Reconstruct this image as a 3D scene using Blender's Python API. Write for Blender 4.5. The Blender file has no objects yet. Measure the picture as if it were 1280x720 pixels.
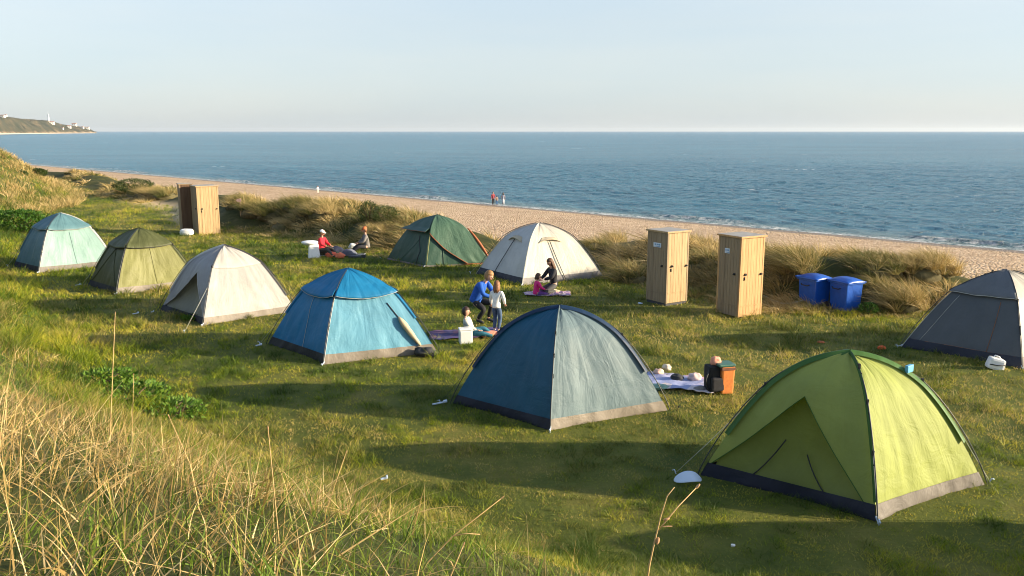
import bpy, bmesh, math, random
import numpy as np
from mathutils import Vector, Matrix, noise as mnoise
random.seed(7); RNG = np.random.default_rng(11)
R = math.radians
S = bpy.context.scene
C = S.collection
SQ = math.sqrt(2.0)
# ------------------------------------------------------------------ camera
FPX, CAMH = 1067.0, 4.75
PITCH = math.atan(196 / FPX)
cam = bpy.data.objects.new('camera', bpy.data.cameras.new('camera')); C.objects.link(cam)
cam.data.sensor_width = 36; cam.data.lens = FPX * 36 / 1280
cam.location = (0, 0, CAMH); cam.rotation_euler = (math.pi / 2 - PITCH, 0, 0)
cam.data.clip_start = 0.1; cam.data.clip_end = 90000
cam.data.dof.use_dof = False
S.camera = cam
# ------------------------------------------------------------------ sky and sun
SUN_EL, SUN_AZ = R(14.8), R(-8)          # azimuth measured from +X towards +Y
sv = Vector((math.cos(SUN_AZ) * math.cos(SUN_EL), math.sin(SUN_AZ) * math.cos(SUN_EL), math.sin(SUN_EL)))
W = bpy.data.worlds.new('World'); S.world = W; W.use_nodes = True
wn = W.node_tree.nodes; wl = W.node_tree.links
sky = wn.new('ShaderNodeTexSky'); sky.sky_type = 'NISHITA'; sky.sun_disc = False
sky.sun_elevation = SUN_EL; sky.sun_rotation = math.pi / 2 - SUN_AZ
sky.air_density = 1.0; sky.dust_density = 1.2; sky.ozone_density = 2.5; sky.altitude = 10
hs = wn.new('ShaderNodeHueSaturation'); hs.inputs['Saturation'].default_value = 0.75
wl.new(sky.outputs[0], hs.inputs['Color'])
veil = wn.new('ShaderNodeMix'); veil.data_type = 'RGBA'; spw = wn.new('ShaderNodeSeparateXYZ'); mrw = wn.new('ShaderNodeMapRange'); mrw.inputs[1].default_value = .12; mrw.inputs[2].default_value = .45; mrw.inputs[3].default_value = .72; mrw.inputs[4].default_value = .0
tc0 = wn.new('ShaderNodeTexCoord'); wl.new(tc0.outputs['Generated'], spw.inputs[0]); wl.new(spw.outputs['Z'], mrw.inputs[0]); wl.new(mrw.outputs[0], veil.inputs[0])      # thin cloud low in the sky
tcw = wn.new('ShaderNodeTexCoord'); mpw = wn.new('ShaderNodeMapping'); mpw.inputs['Scale'].default_value = (1.2, 1.2, 9); wl.new(tcw.outputs['Generated'], mpw.inputs['Vector'])
cn = wn.new('ShaderNodeTexNoise'); cn.inputs['Scale'].default_value = 2.2; cn.inputs['Detail'].default_value = 5; wl.new(mpw.outputs[0], cn.inputs['Vector'])
cr_ = wn.new('ShaderNodeValToRGB'); cr_.color_ramp.elements[0].position = .35; cr_.color_ramp.elements[0].color = (2.02, 2.34, 2.58, 1); cr_.color_ramp.elements[1].position = .68; cr_.color_ramp.elements[1].color = (2.28, 2.48, 2.58, 1)
wl.new(cn.outputs['Fac'], cr_.inputs[0]); wl.new(cr_.outputs[0], veil.inputs[7]); wl.new(hs.outputs[0], veil.inputs[6]); wl.new(veil.outputs[2], wn['Background'].inputs['Color'])
wn['Background'].inputs['Strength'].default_value = 0.13
sd = bpy.data.lights.new('sun', 'SUN'); sd.energy = 5.0; sd.angle = R(0.55); sd.color = (1.0, 0.83, 0.58)
sun = bpy.data.objects.new('sun', sd); C.objects.link(sun)
sun.rotation_euler = sv.to_track_quat('Z', 'Y').to_euler(); sun.location = (30, -5, 30)
S.view_settings.view_transform = 'Standard'; S.view_settings.look = 'None'
S.view_settings.gamma = 1; S.view_settings.use_curve_mapping = False
S.view_settings.exposure = 1.22
S.render.engine = 'CYCLES'; S.cycles.filter_width = 1.0

# ------------------------------------------------------------------ helpers
_c, _s = math.cos(PITCH), math.sin(PITCH)
def ray(px, py):
    u = (px - 640) / FPX; v = (360 - py) / FPX
    return Vector((u, _c + v * _s, -_s + v * _c))
def G(px, py, z=0.0):
    """photo pixel -> ground position (x, y) on height z"""
    d = ray(px, py); t = (z - CAMH) / d.z
    return Vector((d.x * t, d.y * t, z))
def zat(px, py, y):
    """height seen at the pixel at depth y"""
    d = ray(px, py); return CAMH + d.z * y / d.y
def tag(o, label=None, cat=None, group=None, kind=None):
    if label: o['label'] = label
    if cat: o['category'] = cat
    if group: o['group'] = group
    if kind: o['kind'] = kind
    return o
def empty(name, loc, rz=0, label=None, cat=None, group=None):
    o = bpy.data.objects.new(name, None); C.objects.link(o); o.empty_display_size = .2
    o.location = loc; o.rotation_euler = (0, 0, rz)
    return tag(o, label, cat, group)
def link(name, me, mats=None, parent=None, smooth=False):
    o = bpy.data.objects.new(name, me); C.objects.link(o)
    if mats:
        for m in (mats if isinstance(mats, (list, tuple)) else [mats]): me.materials.append(m)
    if parent is not None: o.parent = parent
    if smooth: me.shade_smooth()
    return o
def bm_obj(name, bm, mats=None, parent=None, smooth=False, bevel=0):
    if bevel:
        bmesh.ops.bevel(bm, geom=bm.edges[:], offset=bevel, segments=2, affect='EDGES', profile=.6)
    me = bpy.data.meshes.new(name); bm.to_mesh(me); bm.free()
    return link(name, me, mats, parent, smooth)
def box(bm, c, s, rz=0, mi=0, taper=1.0, mat4=None):
    """box centre c, size s, optional rotation; taper scales the bottom"""
    hx, hy, hz = s[0] / 2, s[1] / 2, s[2] / 2
    M = Matrix.Translation(c) @ Matrix.Rotation(rz, 4, 'Z')
    if mat4 is not None: M = M @ mat4
    vs = []
    for z in (-1, 1):
        k = taper if z < 0 else 1
        for x, y in ((-1, -1), (1, -1), (1, 1), (-1, 1)):
            vs.append(bm.verts.new(M @ Vector((x * hx * k, y * hy * k, z * hz))))
    for f in ((3, 2, 1, 0), (4, 5, 6, 7), (0, 1, 5, 4), (1, 2, 6, 5), (2, 3, 7, 6), (3, 0, 4, 7)):
        bm.faces.new([vs[i] for i in f]).material_index = mi
def tube(bm, pts, rad, n=6, mi=0, cap=True):
    pts = [Vector(p) for p in pts]
    if not hasattr(rad, '__len__'): rad = [rad] * len(pts)
    rings = []; ref = None
    for i, p in enumerate(pts):
        d = (pts[min(i + 1, len(pts) - 1)] - pts[max(i - 1, 0)])
        if d.length < 1e-7: d = Vector((0, 0, 1))
        d.normalize()
        if ref is None: ref = d.orthogonal().normalized()
        a = (ref - d * ref.dot(d))
        a = a.normalized() if a.length > 1e-5 else d.orthogonal().normalized()
        ref = a; b = d.cross(a)
        rings.append([bm.verts.new(p + (a * math.cos(k * 2 * math.pi / n) + b * math.sin(k * 2 * math.pi / n)) * rad[i]) for k in range(n)])
    for r0, r1 in zip(rings, rings[1:]):
        for k in range(n):
            f = bm.faces.new((r0[k], r0[(k + 1) % n], r1[(k + 1) % n], r1[k])); f.material_index = mi; f.smooth = True
    if cap:
        bm.faces.new(rings[0][::-1]).material_index = mi; bm.faces.new(rings[-1]).material_index = mi
def ellipsoid(bm, c, s, M=None, seg=16, rings=10, mi=0, fn=None):
    T = Matrix.Translation(c)
    if M is not None: T = T @ M
    r = bmesh.ops.create_uvsphere(bm, u_segments=seg, v_segments=rings, radius=1)
    fs = set()
    for v in r['verts']:
        p = Vector((v.co.x * s[0], v.co.y * s[1], v.co.z * s[2]))
        if fn: p = fn(v.co.copy(), p)
        v.co = T @ p
        fs.update(v.link_faces)
    for f in fs: f.material_index = mi; f.smooth = True
def lathe(bm, prof, n=20, mi=0, c=(0, 0, 0)):
    rings = []
    for r, z in prof:
        rings.append([bm.verts.new((c[0] + r * math.cos(k * 2 * math.pi / n), c[1] + r * math.sin(k * 2 * math.pi / n), c[2] + z)) for k in range(n)])
    for r0, r1 in zip(rings, rings[1:]):
        for k in range(n):
            f = bm.faces.new((r0[k], r0[(k + 1) % n], r1[(k + 1) % n], r1[k])); f.material_index = mi; f.smooth = True
    bm.faces.new(rings[0][::-1]).material_index = mi; bm.faces.new(rings[-1]).material_index = mi

# value noise, vectorised
_perm = RNG.permutation(4096); _val = RNG.random(4096)
def vnoise(x, y, seed=0):
    x = np.asarray(x, float) + seed * 17.3; y = np.asarray(y, float) + seed * 9.1
    xi = np.floor(x).astype(int); yi = np.floor(y).astype(int); fx = x - xi; fy = y - yi
    fx = fx * fx * (3 - 2 * fx); fy = fy * fy * (3 - 2 * fy)
    def h(a, b): return _val[_perm[(_perm[a & 4095] + b) & 4095]]
    return (h(xi, yi) * (1 - fx) + h(xi + 1, yi) * fx) * (1 - fy) + (h(xi, yi + 1) * (1 - fx) + h(xi + 1, yi + 1) * fx) * fy
def fbm(x, y, sc, oc=3, seed=0):
    t = 0; a = 1; n = 0
    for k in range(oc):
        t = t + a * vnoise(np.asarray(x) / sc * 2 ** k, np.asarray(y) / sc * 2 ** k, seed + k); n += a; a *= .5
    return t / n
def sstep(t):
    t = np.clip(t, 0, 1); return t * t * (3 - 2 * t)

# ------------------------------------------------------------------ materials
def newmat(name):
    m = bpy.data.materials.new(name); m.use_nodes = True
    nt = m.node_tree; b = nt.nodes['Principled BSDF']
    return m, nt, b
def N(nt, typ, **kw):
    n = nt.nodes.new(typ)
    for k, v in kw.items():
        if k in n.inputs.keys() if hasattr(n.inputs, 'keys') else False: n.inputs[k].default_value = v
        else: setattr(n, k, v)
    return n
def ramp(nt, fac, stops, interp='LINEAR'):
    r = nt.nodes.new('ShaderNodeValToRGB'); r.color_ramp.interpolation = interp
    e = r.color_ramp.elements
    while len(e) < len(stops): e.new(.5)
    for i, (p, c) in enumerate(stops):
        e[i].position = p; e[i].color = (*c, 1) if len(c) == 3 else c
    if fac is not None: nt.links.new(fac, r.inputs[0])
    return r.outputs[0]
def noise(nt, vec, scale, detail=4, rough=.55, dist=0):
    n = nt.nodes.new('ShaderNodeTexNoise'); n.inputs['Scale'].default_value = scale
    n.inputs['Detail'].default_value = detail; n.inputs['Roughness'].default_value = rough; n.inputs['Distortion'].default_value = dist
    if vec is not None: nt.links.new(vec, n.inputs['Vector'])
    return n.outputs['Fac']
def mixc(nt, fac, a, b, typ='MIX'):
    m = nt.nodes.new('ShaderNodeMix'); m.data_type = 'RGBA'; m.blend_type = typ
    for sock, v in ((m.inputs[0], fac), (m.inputs[6], a), (m.inputs[7], b)):
        if isinstance(v, (int, float)): sock.default_value = v
        elif isinstance(v, (tuple, list)): sock.default_value = (*v, 1)
        else: nt.links.new(v, sock)
    return m.outputs[2]
def math_(nt, op, a, b=0.0, c=None):
    m = nt.nodes.new('ShaderNodeMath'); m.operation = op
    for i, v in enumerate((a, b) if c is None else (a, b, c)):
        if isinstance(v, (int, float)): m.inputs[i].default_value = v
        else: nt.links.new(v, m.inputs[i])
    return m.outputs[0]
def coord(nt, kind='Object', scale=None):
    t = nt.nodes.new('ShaderNodeTexCoord'); o = t.outputs[kind]
    if scale:
        mp = nt.nodes.new('ShaderNodeMapping'); mp.inputs['Scale'].default_value = scale
        nt.links.new(o, mp.inputs['Vector']); o = mp.outputs[0]
    return o
def bump(nt, b, h, strength=.5, dist=.01, prev=None):
    n = nt.nodes.new('ShaderNodeBump'); n.inputs['Strength'].default_value = strength; n.inputs['Distance'].default_value = dist
    nt.links.new(h, n.inputs['Height'])
    if prev is not None: nt.links.new(prev, n.inputs['Normal'])
    if b is not None: nt.links.new(n.outputs[0], b.inputs['Normal'])
    return n.outputs[0]
def attr(nt, name):
    a = nt.nodes.new('ShaderNodeAttribute'); a.attribute_name = name; return a.outputs['Fac']
def simple(name, col, rough=.6, var=.15, scale=8, bs=.2, metal=0, spec=.5):
    m, nt, b = newmat(name)
    n = noise(nt, coord(nt), scale, 5)
    lo = tuple(c * (1 - var) for c in col); hi = tuple(min(1, c * (1 + var)) for c in col)
    nt.links.new(ramp(nt, n, [(.3, lo), (.7, hi)]), b.inputs['Base Color'])
    b.inputs['Roughness'].default_value = rough; b.inputs['Metallic'].default_value = metal
    b.inputs['Specular IOR Level'].default_value = spec
    if bs: bump(nt, b, noise(nt, coord(nt), scale * 6, 4), bs, .004)
    return m
def fabric(name, col, trans=.18, rough=.55, fold=1.0, dirt=.12, sheen=0.0):
    """thin tent cloth: folds run down the panel (uv), creases, slight translucency"""
    m, nt, b = newmat(name)
    uv = coord(nt, 'UV'); ob = coord(nt, 'Object')
    mp = nt.nodes.new('ShaderNodeMapping'); mp.inputs['Scale'].default_value = (random.uniform(5, 8), random.uniform(1.6, 2.6), 1); mp.inputs['Location'].default_value = (random.uniform(0, 50), random.uniform(0, 50), 0); mp.inputs['Rotation'].default_value = (0, 0, random.uniform(-.25, .25)); nt.links.new(uv, mp.inputs['Vector'])
    f1 = noise(nt, mp.outputs[0], 1.0, 3, .5, 1.4)
    mp2 = nt.nodes.new('ShaderNodeMapping'); mp2.inputs['Scale'].default_value = (24, 6, 1); nt.links.new(uv, mp2.inputs['Vector'])
    f2 = noise(nt, mp2.outputs[0], 1.0, 4, .6, 1.0)
    f3 = noise(nt, ob, random.uniform(1.6, 2.6), 4, .55, .9)
    msk = ramp(nt, noise(nt, ob, 1.3, 2, .5), [(.42, (0, 0, 0)), (.62, (1, 1, 1))])
    b1 = bump(nt, None, f1, .40 * fold, .04)
    b2 = bump(nt, None, math_(nt, 'MULTIPLY', f2, msk), .35 * fold, .012, b1)
    b3 = bump(nt, None, f3, .5 * fold, .05, b2)
    weave = noise(nt, ob, 260, 2)
    b4 = bump(nt, b, weave, .12, .002, b3)
    lo = tuple(c * (1 - dirt) for c in col); hi = tuple(min(1, c * (1 + dirt * .7)) for c in col)
    c = ramp(nt, noise(nt, ob, 1.6, 6, .62), [(.32, lo), (.68, hi)])
    nt.links.new(c, b.inputs['Base Color'])
    b.inputs['Roughness'].default_value = rough; b.inputs['Specular IOR Level'].default_value = .35
    tr = nt.nodes.new('ShaderNodeBsdfTranslucent'); nt.links.new(c, tr.inputs['Color']); nt.links.new(b4, tr.inputs['Normal'])
    mx = nt.nodes.new('ShaderNodeMixShader'); mx.inputs[0].default_value = trans
    nt.links.new(b.outputs[0], mx.inputs[1]); nt.links.new(tr.outputs[0], mx.inputs[2])
    nt.links.new(mx.outputs[0], nt.nodes['Material Output'].inputs['Surface'])
    return m
def blade_mat(name, stops, stops2=None, trans=.32, rough=.55):
    """leaf colour from the blade's own tint and from patches of drier ground (attribute dry)"""
    m, nt, b = newmat(name)
    c = ramp(nt, attr(nt, 'tint'), stops)
    if stops2:
        c = mixc(nt, attr(nt, 'dry'), c, ramp(nt, attr(nt, 'tint'), stops2))
    nt.links.new(c, b.inputs['Base Color']); b.inputs['Roughness'].default_value = rough; b.inputs['Specular IOR Level'].default_value = .3
    tr = nt.nodes.new('ShaderNodeBsdfTranslucent'); nt.links.new(c, tr.inputs['Color'])
    mx = nt.nodes.new('ShaderNodeMixShader'); mx.inputs[0].default_value = trans
    nt.links.new(b.outputs[0], mx.inputs[1]); nt.links.new(tr.outputs[0], mx.inputs[2])
    nt.links.new(mx.outputs[0], nt.nodes['Material Output'].inputs['Surface'])
    return m
def wood(name, a, b_, grain=1.0):
    m, nt, b = newmat(name)
    v = coord(nt, 'Object', (9, 9, .8))
    n1 = noise(nt, v, 2.0, 6, .6, .5); n2 = noise(nt, coord(nt, 'Object', (60, 60, 3)), 1.5, 4, .6)
    info = nt.nodes.new('ShaderNodeObjectInfo')
    pl = noise(nt, coord(nt, 'Object', (9.3, 9.3, .05)), 1.0, 0, .5)
    f = math_(nt, 'ADD', math_(nt, 'MULTIPLY', n1, .6), math_(nt, 'MULTIPLY', pl, .4))
    c = ramp(nt, f, [(.3, a), (.7, b_)])
    c = mixc(nt, math_(nt, 'MULTIPLY', ramp(nt, n2, [(.5, (0, 0, 0)), (.75, (1, 1, 1))]), .4), c, tuple(x * .6 for x in a))
    # rain splash stains near the ground
    sx = nt.nodes.new('ShaderNodeSeparateXYZ'); nt.links.new(coord(nt), sx.inputs[0])
    nt.links.new(c, b.inputs['Base Color']); b.inputs['Roughness'].default_value = .7
    bump(nt, b, n2, .35, .004)
    return m
M = {}
M['black'] = simple('black_webbing', (.018, .018, .02), .6)
M['dark'] = simple('dark_cloth', (.03, .032, .036), .8)
M['pole'] = simple('pole_dark', (.03, .035, .04), .4)
M['cord'] = simple('pale_cord', (.5, .5, .42), .7)
M['cordd'] = simple('dark_cord', (.06, .06, .05), .7)
M['peg'] = simple('pale_blue_peg', (.55, .65, .8), .35)
M['white'] = simple('white_plastic', (.78, .78, .76), .35, .05, 5, .05)
M['bin'] = simple('blue_plastic', (.010, .085, .42), .35, .15, 5, .1)
M['skin'] = simple('skin', (.55, .30, .20), .5, .08, 12, .05)
M['eye'] = simple('eye_dark', (.02, .015, .012), .3)
M['hair_brown'] = simple('brown_hair', (.09, .04, .02), .6, .4, 30, .6)
M['hair_dark'] = simple('dark_brown_hair', (.04, .018, .01), .5, .4, 30, .6)
M['hair_fair'] = simple('fair_hair', (.28, .15, .055), .6, .3, 30, .6)
M['hair_ginger'] = simple('auburn_hair', (.20, .085, .035), .6, .3, 30, .6)

# ------------------------------------------------------------------ terrain
SHORE, SEAZ = 77.3, -4.75
ST = np.array([(-40, 9.5), (-5, 9.0), (2, 8.2), (4.6, 7.5), (6, 6.9), (9.6, 6.2), (13.7, 5.9), (20, 6.4), (33, 8.0), (43, 11), (53, 15.0), (67, 21.8), (80, 24), (140, 25)])
SD = np.array([(-40, 27), (0, 25.2), (6, 24.3), (8, 23.2), (11, 21.0), (16, 21.8), (18, 22.1), (22, 21.3), (27, 19.8), (33, 20.3), (37, 20.3), (41, 18.6), (52, 22.3), (69, 23.8), (90, 27), (140, 28)])
HD = np.array([(-40, .5), (2, .5), (8, .6), (10.5, .95), (14, 1.0), (18, .7), (21, .5), (24, .15), (26, .4), (29, .95), (36, 1.35), (42, 1.1), (50, .95), (58, .5), (66, .5), (75, .45), (84, .5), (140, .6)])
def su(x, y): return (x + y) / SQ, (y - x) / SQ
def xy(s, u): return (s - u) / SQ, (s + u) / SQ
def height(x, y):
    x = np.asarray(x, float); y = np.asarray(y, float)
    s, u = su(x, y)
    st = np.interp(u, ST[:, 0], ST[:, 1]) + .25 * (fbm(u, s * 0, 3.0, 2, 5) - .5)
    sdn = np.interp(u, SD[:, 0], SD[:, 1]); hd = np.interp(u, HD[:, 0], HD[:, 1])
    q = np.clip((st - s) / 7.0, 0, 1); bank = 3.12 * (.55 * q + .45 * sstep(q))
    bank = bank * (1 + .10 * sstep((u - 55) / 20))
    rough = sstep((st - s) / 2.0)
    z = bank + rough * ((fbm(x, y, 2.2, 3, 3) - .5) * .35)
    far = sstep((u - 40) / 20)
    z = z + rough * far * (fbm(x, y, 7, 3, 8) - .5) * 1.1
    t = s - sdn
    hd = hd * (.75 + .5 * fbm(x, y, 5, 2, 14))
    prof = hd * sstep(t / 3.0) * (1 - sstep((t - 4) / 4.5)) - 2.35 * sstep((t - 3.5) / 6)
    prof = prof + sstep(t / 1.5) * (1 - sstep((t - 7) / 3)) * (fbm(x, y, 2.6, 3, 6) - .5) * .6
    z = z + prof
    z = z + 2.0 * np.exp(-((x + 44) / 4.6) ** 2 - ((y - 68) / 8) ** 2) * (1 + .3 * (fbm(x, y, 2.5, 3, 33) - .5))
    # beach fall
    b0 = sdn + 9.5
    k = np.clip((s - b0) / (SHORE - b0), 0, 3)
    z = z - np.where(k > 0, 1, 0) * (4.75 - 2.35) * (np.minimum(k, 1) ** 1.25) - np.where(k > 1, (s - SHORE) * .07, 0)
    z = z + (fbm(x, y, 1.6, 2, 2) - .5) * .05 * (1 - sstep((s - 20) / 8))
    z = z + sstep((t - 8) / 4) * ((fbm(s, u, 6, 2, 9) - .5) * .22) * (1 - sstep((s - SHORE + 6) / 5))
    return z
def hz(x, y): return float(height(np.array([x]), np.array([y]))[0])
def ground_pt(px, py, it=6):
    """ray through the photo pixel onto the terrain"""
    d = ray(px, py); z = 0.0
    t = 2.0
    while t < 400:
        p = Vector((0, 0, CAMH)) + d * t
        if p.z < hz(p.x, p.y): break
        t += .05 + t * .004
    return Vector((p.x, p.y, hz(p.x, p.y)))
def axis(parts):
    out = []
    for a, b, st in parts: out += list(np.arange(a, b, st))
    return np.array(out + [parts[-1][1]])
sa = axis([(-60, -6, 3), (-6, 34, .22), (34, 76, .8), (76, 80, .4), (80, 130, 5)])
ua = axis([(-60, -8, 2), (-8, 30, .25), (30, 90, .5), (90, 200, 4), (200, 520, 20)])
SS, UU = np.meshgrid(sa, ua, indexing='ij')
XX, YY = xy(SS, UU); ZZ = height(XX, YY)
sdn = np.interp(UU, SD[:, 0], SD[:, 1]); stn = np.interp(UU, ST[:, 0], ST[:, 1])
wn_ = (fbm(XX, YY, 2.0, 3, 20) - .5)
a_sand = sstep((SS - sdn - 5.5 + wn_ * 3) / 2.0)
a_dune = np.clip(sstep((SS - sdn + .3 + wn_ * 1.5) / 1.2), 0, 1)
a_bank = sstep((stn - SS + wn_ * 1.5) / 1.5)
# bare sandy path behind the far end of the field
a_path = sstep(1 - np.abs(SS - sdn - .4) / 1.6) * sstep((UU - 40) / 4) * sstep((66 - UU) / 6)
ni, nj = SS.shape
idx = np.arange(ni * nj).reshape(ni, nj)
quads = np.stack([idx[:-1, :-1], idx[1:, :-1], idx[1:, 1:], idx[:-1, 1:]], -1).reshape(-1, 4)
smid = ((SS - sdn)[:-1, :-1]).reshape(-1)
def grid_mesh(name, verts, quads, attrs, mat, parent=None):
    used = np.unique(quads); rem = np.full(len(verts), -1); rem[used] = np.arange(len(used))
    q = rem[quads]; v = verts[used]
    me = bpy.data.meshes.new(name)
    me.vertices.add(len(v)); me.vertices.foreach_set('co', v.astype(np.float32).ravel())
    me.loops.add(q.size); me.loops.foreach_set('vertex_index', q.ravel().astype(np.int32))
    me.polygons.add(len(q)); me.polygons.foreach_set('loop_start', (np.arange(len(q)) * q.shape[1]).astype(np.int32))
    me.update(calc_edges=True)
    for k, a in attrs.items():
        at = me.attributes.new(k, 'FLOAT', 'POINT'); at.data.foreach_set('value', a[used].astype(np.float32))
    me.validate(); me.shade_smooth()
    return link(name, me, mat, parent)
# ground material
m, nt, b = newmat('ground'); ob = coord(nt)
lawn = ramp(nt, noise(nt, ob, .55, 6, .65), [(.30, (.06, .085, .012)), (.5, (.13, .145, .024)), (.70, (.25, .21, .05))])
lawn = mixc(nt, math_(nt, 'MULTIPLY', noise(nt, ob, 7, 5, .7), .55), lawn, (.022, .036, .007))
dry = ramp(nt, noise(nt, ob, 1.2, 6, .7), [(.35, (.025, .035, .008)), (.58, (.07, .07, .02)), (.85, (.26, .19, .09))])
bankc = ramp(nt, noise(nt, ob, 1.3, 6, .7), [(.3, (.03, .045, .008)), (.6, (.08, .085, .02)), (.8, (.2, .16, .06))])
vo = nt.nodes.new('ShaderNodeTexVoronoi'); vo.inputs['Scale'].default_value = 5.5; nt.links.new(ob, vo.inputs['Vector'])
vo2 = nt.nodes.new('ShaderNodeTexVoronoi'); vo2.inputs['Scale'].default_value = 1.3; nt.links.new(coord(nt, 'Object', (1, 1, 1)), vo2.inputs['Vector'])
peb = ramp(nt, vo.outputs['Color'], [(.1, (.26, .16, .09)), (.5, (.54, .38, .24)), (.9, (.80, .64, .46))])
peb2 = ramp(nt, vo2.outputs['Color'], [(.1, (.40, .27, .165)), (.5, (.56, .41, .27)), (.9, (.70, .54, .37))])
sand = mixc(nt, .3, peb, peb2)
sand = mixc(nt, math_(nt, 'MULTIPLY', ramp(nt, noise(nt, coord(nt, 'Object', (.25, .25, 1)), .35, 4, .6), [(.45, (0, 0, 0)), (.65, (1, 1, 1))]), .25), sand, (.30, .20, .13))
wet = attr(nt, 'wet')
sand = mixc(nt, math_(nt, 'MULTIPLY', wet, .75), sand, (.12, .095, .07))
c = mixc(nt, attr(nt, 'bank'), lawn, bankc)
c = mixc(nt, attr(nt, 'dune'), c, dry)
c = mixc(nt, attr(nt, 'sand'), c, sand)
c = mixc(nt, attr(nt, 'path'), c, (.62, .45, .26))
nt.links.new(c, b.inputs['Base Color']); b.inputs['Specular IOR Level'].default_value = .2
nt.links.new(math_(nt, 'SUBTRACT', .9, math_(nt, 'MULTIPLY', wet, .5)), b.inputs['Roughness'])
h1 = noise(nt, ob, 14, 6, .7); b1 = bump(nt, None, h1, .7, .05)
hv = math_(nt, 'MULTIPLY', math_(nt, 'SUBTRACT', 1.0, vo.outputs['Distance']), attr(nt, 'sand'))
b2 = bump(nt, None, hv, 1.0, .22, b1)
bump(nt, b, math_(nt, 'MULTIPLY', noise(nt, ob, 1.4, 3, .6), attr(nt, 'sand')), .9, .22, b2)
M['ground'] = m
vv = np.stack([XX, YY, ZZ], -1).reshape(-1, 3)
a_wet = sstep((SS - SHORE + 4.0 + wn_ * 2) / 1.8)
at = dict(sand=a_sand.ravel(), dune=a_dune.ravel(), bank=a_bank.ravel(), path=a_path.ravel() * 1.0, wet=a_wet.ravel())
# bare dune scar left of the orange haired sitter
tag(grid_mesh('grass_field', vv, quads[smid < 0], at, M['ground']), kind='structure')
tag(grid_mesh('dunes', vv, quads[(smid >= 0) & (smid < 9)], at, M['ground']), kind='structure')
tag(grid_mesh('shingle_beach', vv, quads[smid >= 9], at, M['ground']), kind='structure')

# ------------------------------------------------------------------ sea
rr = [46.0]
while rr[-1] < 420: rr.append(rr[-1] * 1.0035)
while rr[-1] < 30000: rr.append(rr[-1] * 1.06)
rr = np.array(rr); th = np.linspace(R(35), R(150), 560)
RR, TH = np.meshgrid(rr, th, indexing='ij')
sx_, sy_ = RR * np.cos(TH), RR * np.sin(TH)
ss_, uu_ = su(sx_, sy_)
def waves(s, u):
    w = 0
    for amp, L, a, ph in ((.06, 9, .15, 0), (.04, 5.5, -.35, 1), (.04, 3.2, .5, 2), (.035, 2.1, -.7, 4), (.028, 1.4, .1, 5)):
        k = 2 * math.pi / L; wob = 2.5 * vnoise(s / 14, u / 14, int(ph) + 30)
        w = w + amp * np.sin(k * (s * math.cos(a) + u * math.sin(a)) + wob * 3) * (.4 + 1.2 * vnoise(s / 8, u / 20, int(ph) + 40))
    return w
near = 1 - sstep((RR - 180) / 220); shal = sstep((ss_ - SHORE) / 6) * .9 + .1
zz = SEAZ + waves(ss_, uu_) * near * shal
# little breaker ridges parallel to the shore
brk = np.exp(-((ss_ - SHORE - 3.2 - 1.6 * (vnoise(uu_ / 7, ss_ * 0, 50) - .5)) / .55) ** 2) * .28 * sstep((vnoise(uu_ / 9, ss_ * 0, 51) - .35) / .3)
zz = zz + brk * near
foam = np.exp(-((ss_ - SHORE - .5 - 1.2 * (vnoise(uu_ / 4, ss_ * 0, 52) - .5)) / 1.1) ** 2) * 1.2 + np.exp(-((ss_ - SHORE - 2.7 - 1.6 * (vnoise(uu_ / 7, ss_ * 0, 50) - .5)) / .6) ** 2) * sstep((vnoise(uu_ / 9, ss_ * 0, 51) - .4) / .3) * 1.0
ni, nj = RR.shape; idx = np.arange(ni * nj).reshape(ni, nj)
q = np.stack([idx[:-1, :-1], idx[1:, :-1], idx[1:, 1:], idx[:-1, 1:]], -1).reshape(-1, 4)
m, nt, b = newmat('sea_water'); ob = coord(nt)
n1 = noise(nt, coord(nt, 'Object', (.9, 1.3, 1)), 1.5, 6, .66, .6)
n2 = noise(nt, coord(nt, 'Object', (.16, .34, 1)), 1.0, 5, .62, .5)
n3 = noise(nt, coord(nt, 'Object', (.012, .035, 1)), .9, 5, .6, .3)
colr = ramp(nt, n3, [(.35, (.022, .135, .21)), (.65, (.045, .185, .265))])
colr = mixc(nt, math_(nt, 'MULTIPLY', attr(nt, 'shallow'), .8), colr, (.13, .20, .19))
fo = math_(nt, 'MULTIPLY', attr(nt, 'foam'), ramp(nt, noise(nt, ob, 1.8, 5, .7), [(.42, (0, 0, 0)), (.6, (1, 1, 1))]))
cap_ = ramp(nt, noise(nt, coord(nt, 'Object', (.03, .11, 1)), 1.2, 6, .62, .3), [(.70, (0, 0, 0)), (.73, (1, 1, 1))])
fo = math_(nt, 'MAXIMUM', fo, math_(nt, 'MULTIPLY', cap_, .8))
colr = mixc(nt, fo, colr, (.75, .75, .74))
nt.links.new(colr, b.inputs['Base Color'])
nt.links.new(math_(nt, 'ADD', .22, math_(nt, 'MULTIPLY', fo, .6)), b.inputs['Roughness'])
b.inputs['IOR'].default_value = 1.33; b.inputs['Specular IOR Level'].default_value = .42
x1 = bump(nt, None, n2, 1.0, 2.4); bump(nt, b, n1, 1.0, .58, x1)
vs = np.stack([sx_, sy_, zz], -1).reshape(-1, 3)
o = grid_mesh('sea', vs, q, dict(foam=np.clip(foam, 0, 1).ravel(), shallow=(1 - sstep((ss_ - SHORE) / 9)).ravel()), m)
tag(o, kind='structure')

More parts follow.
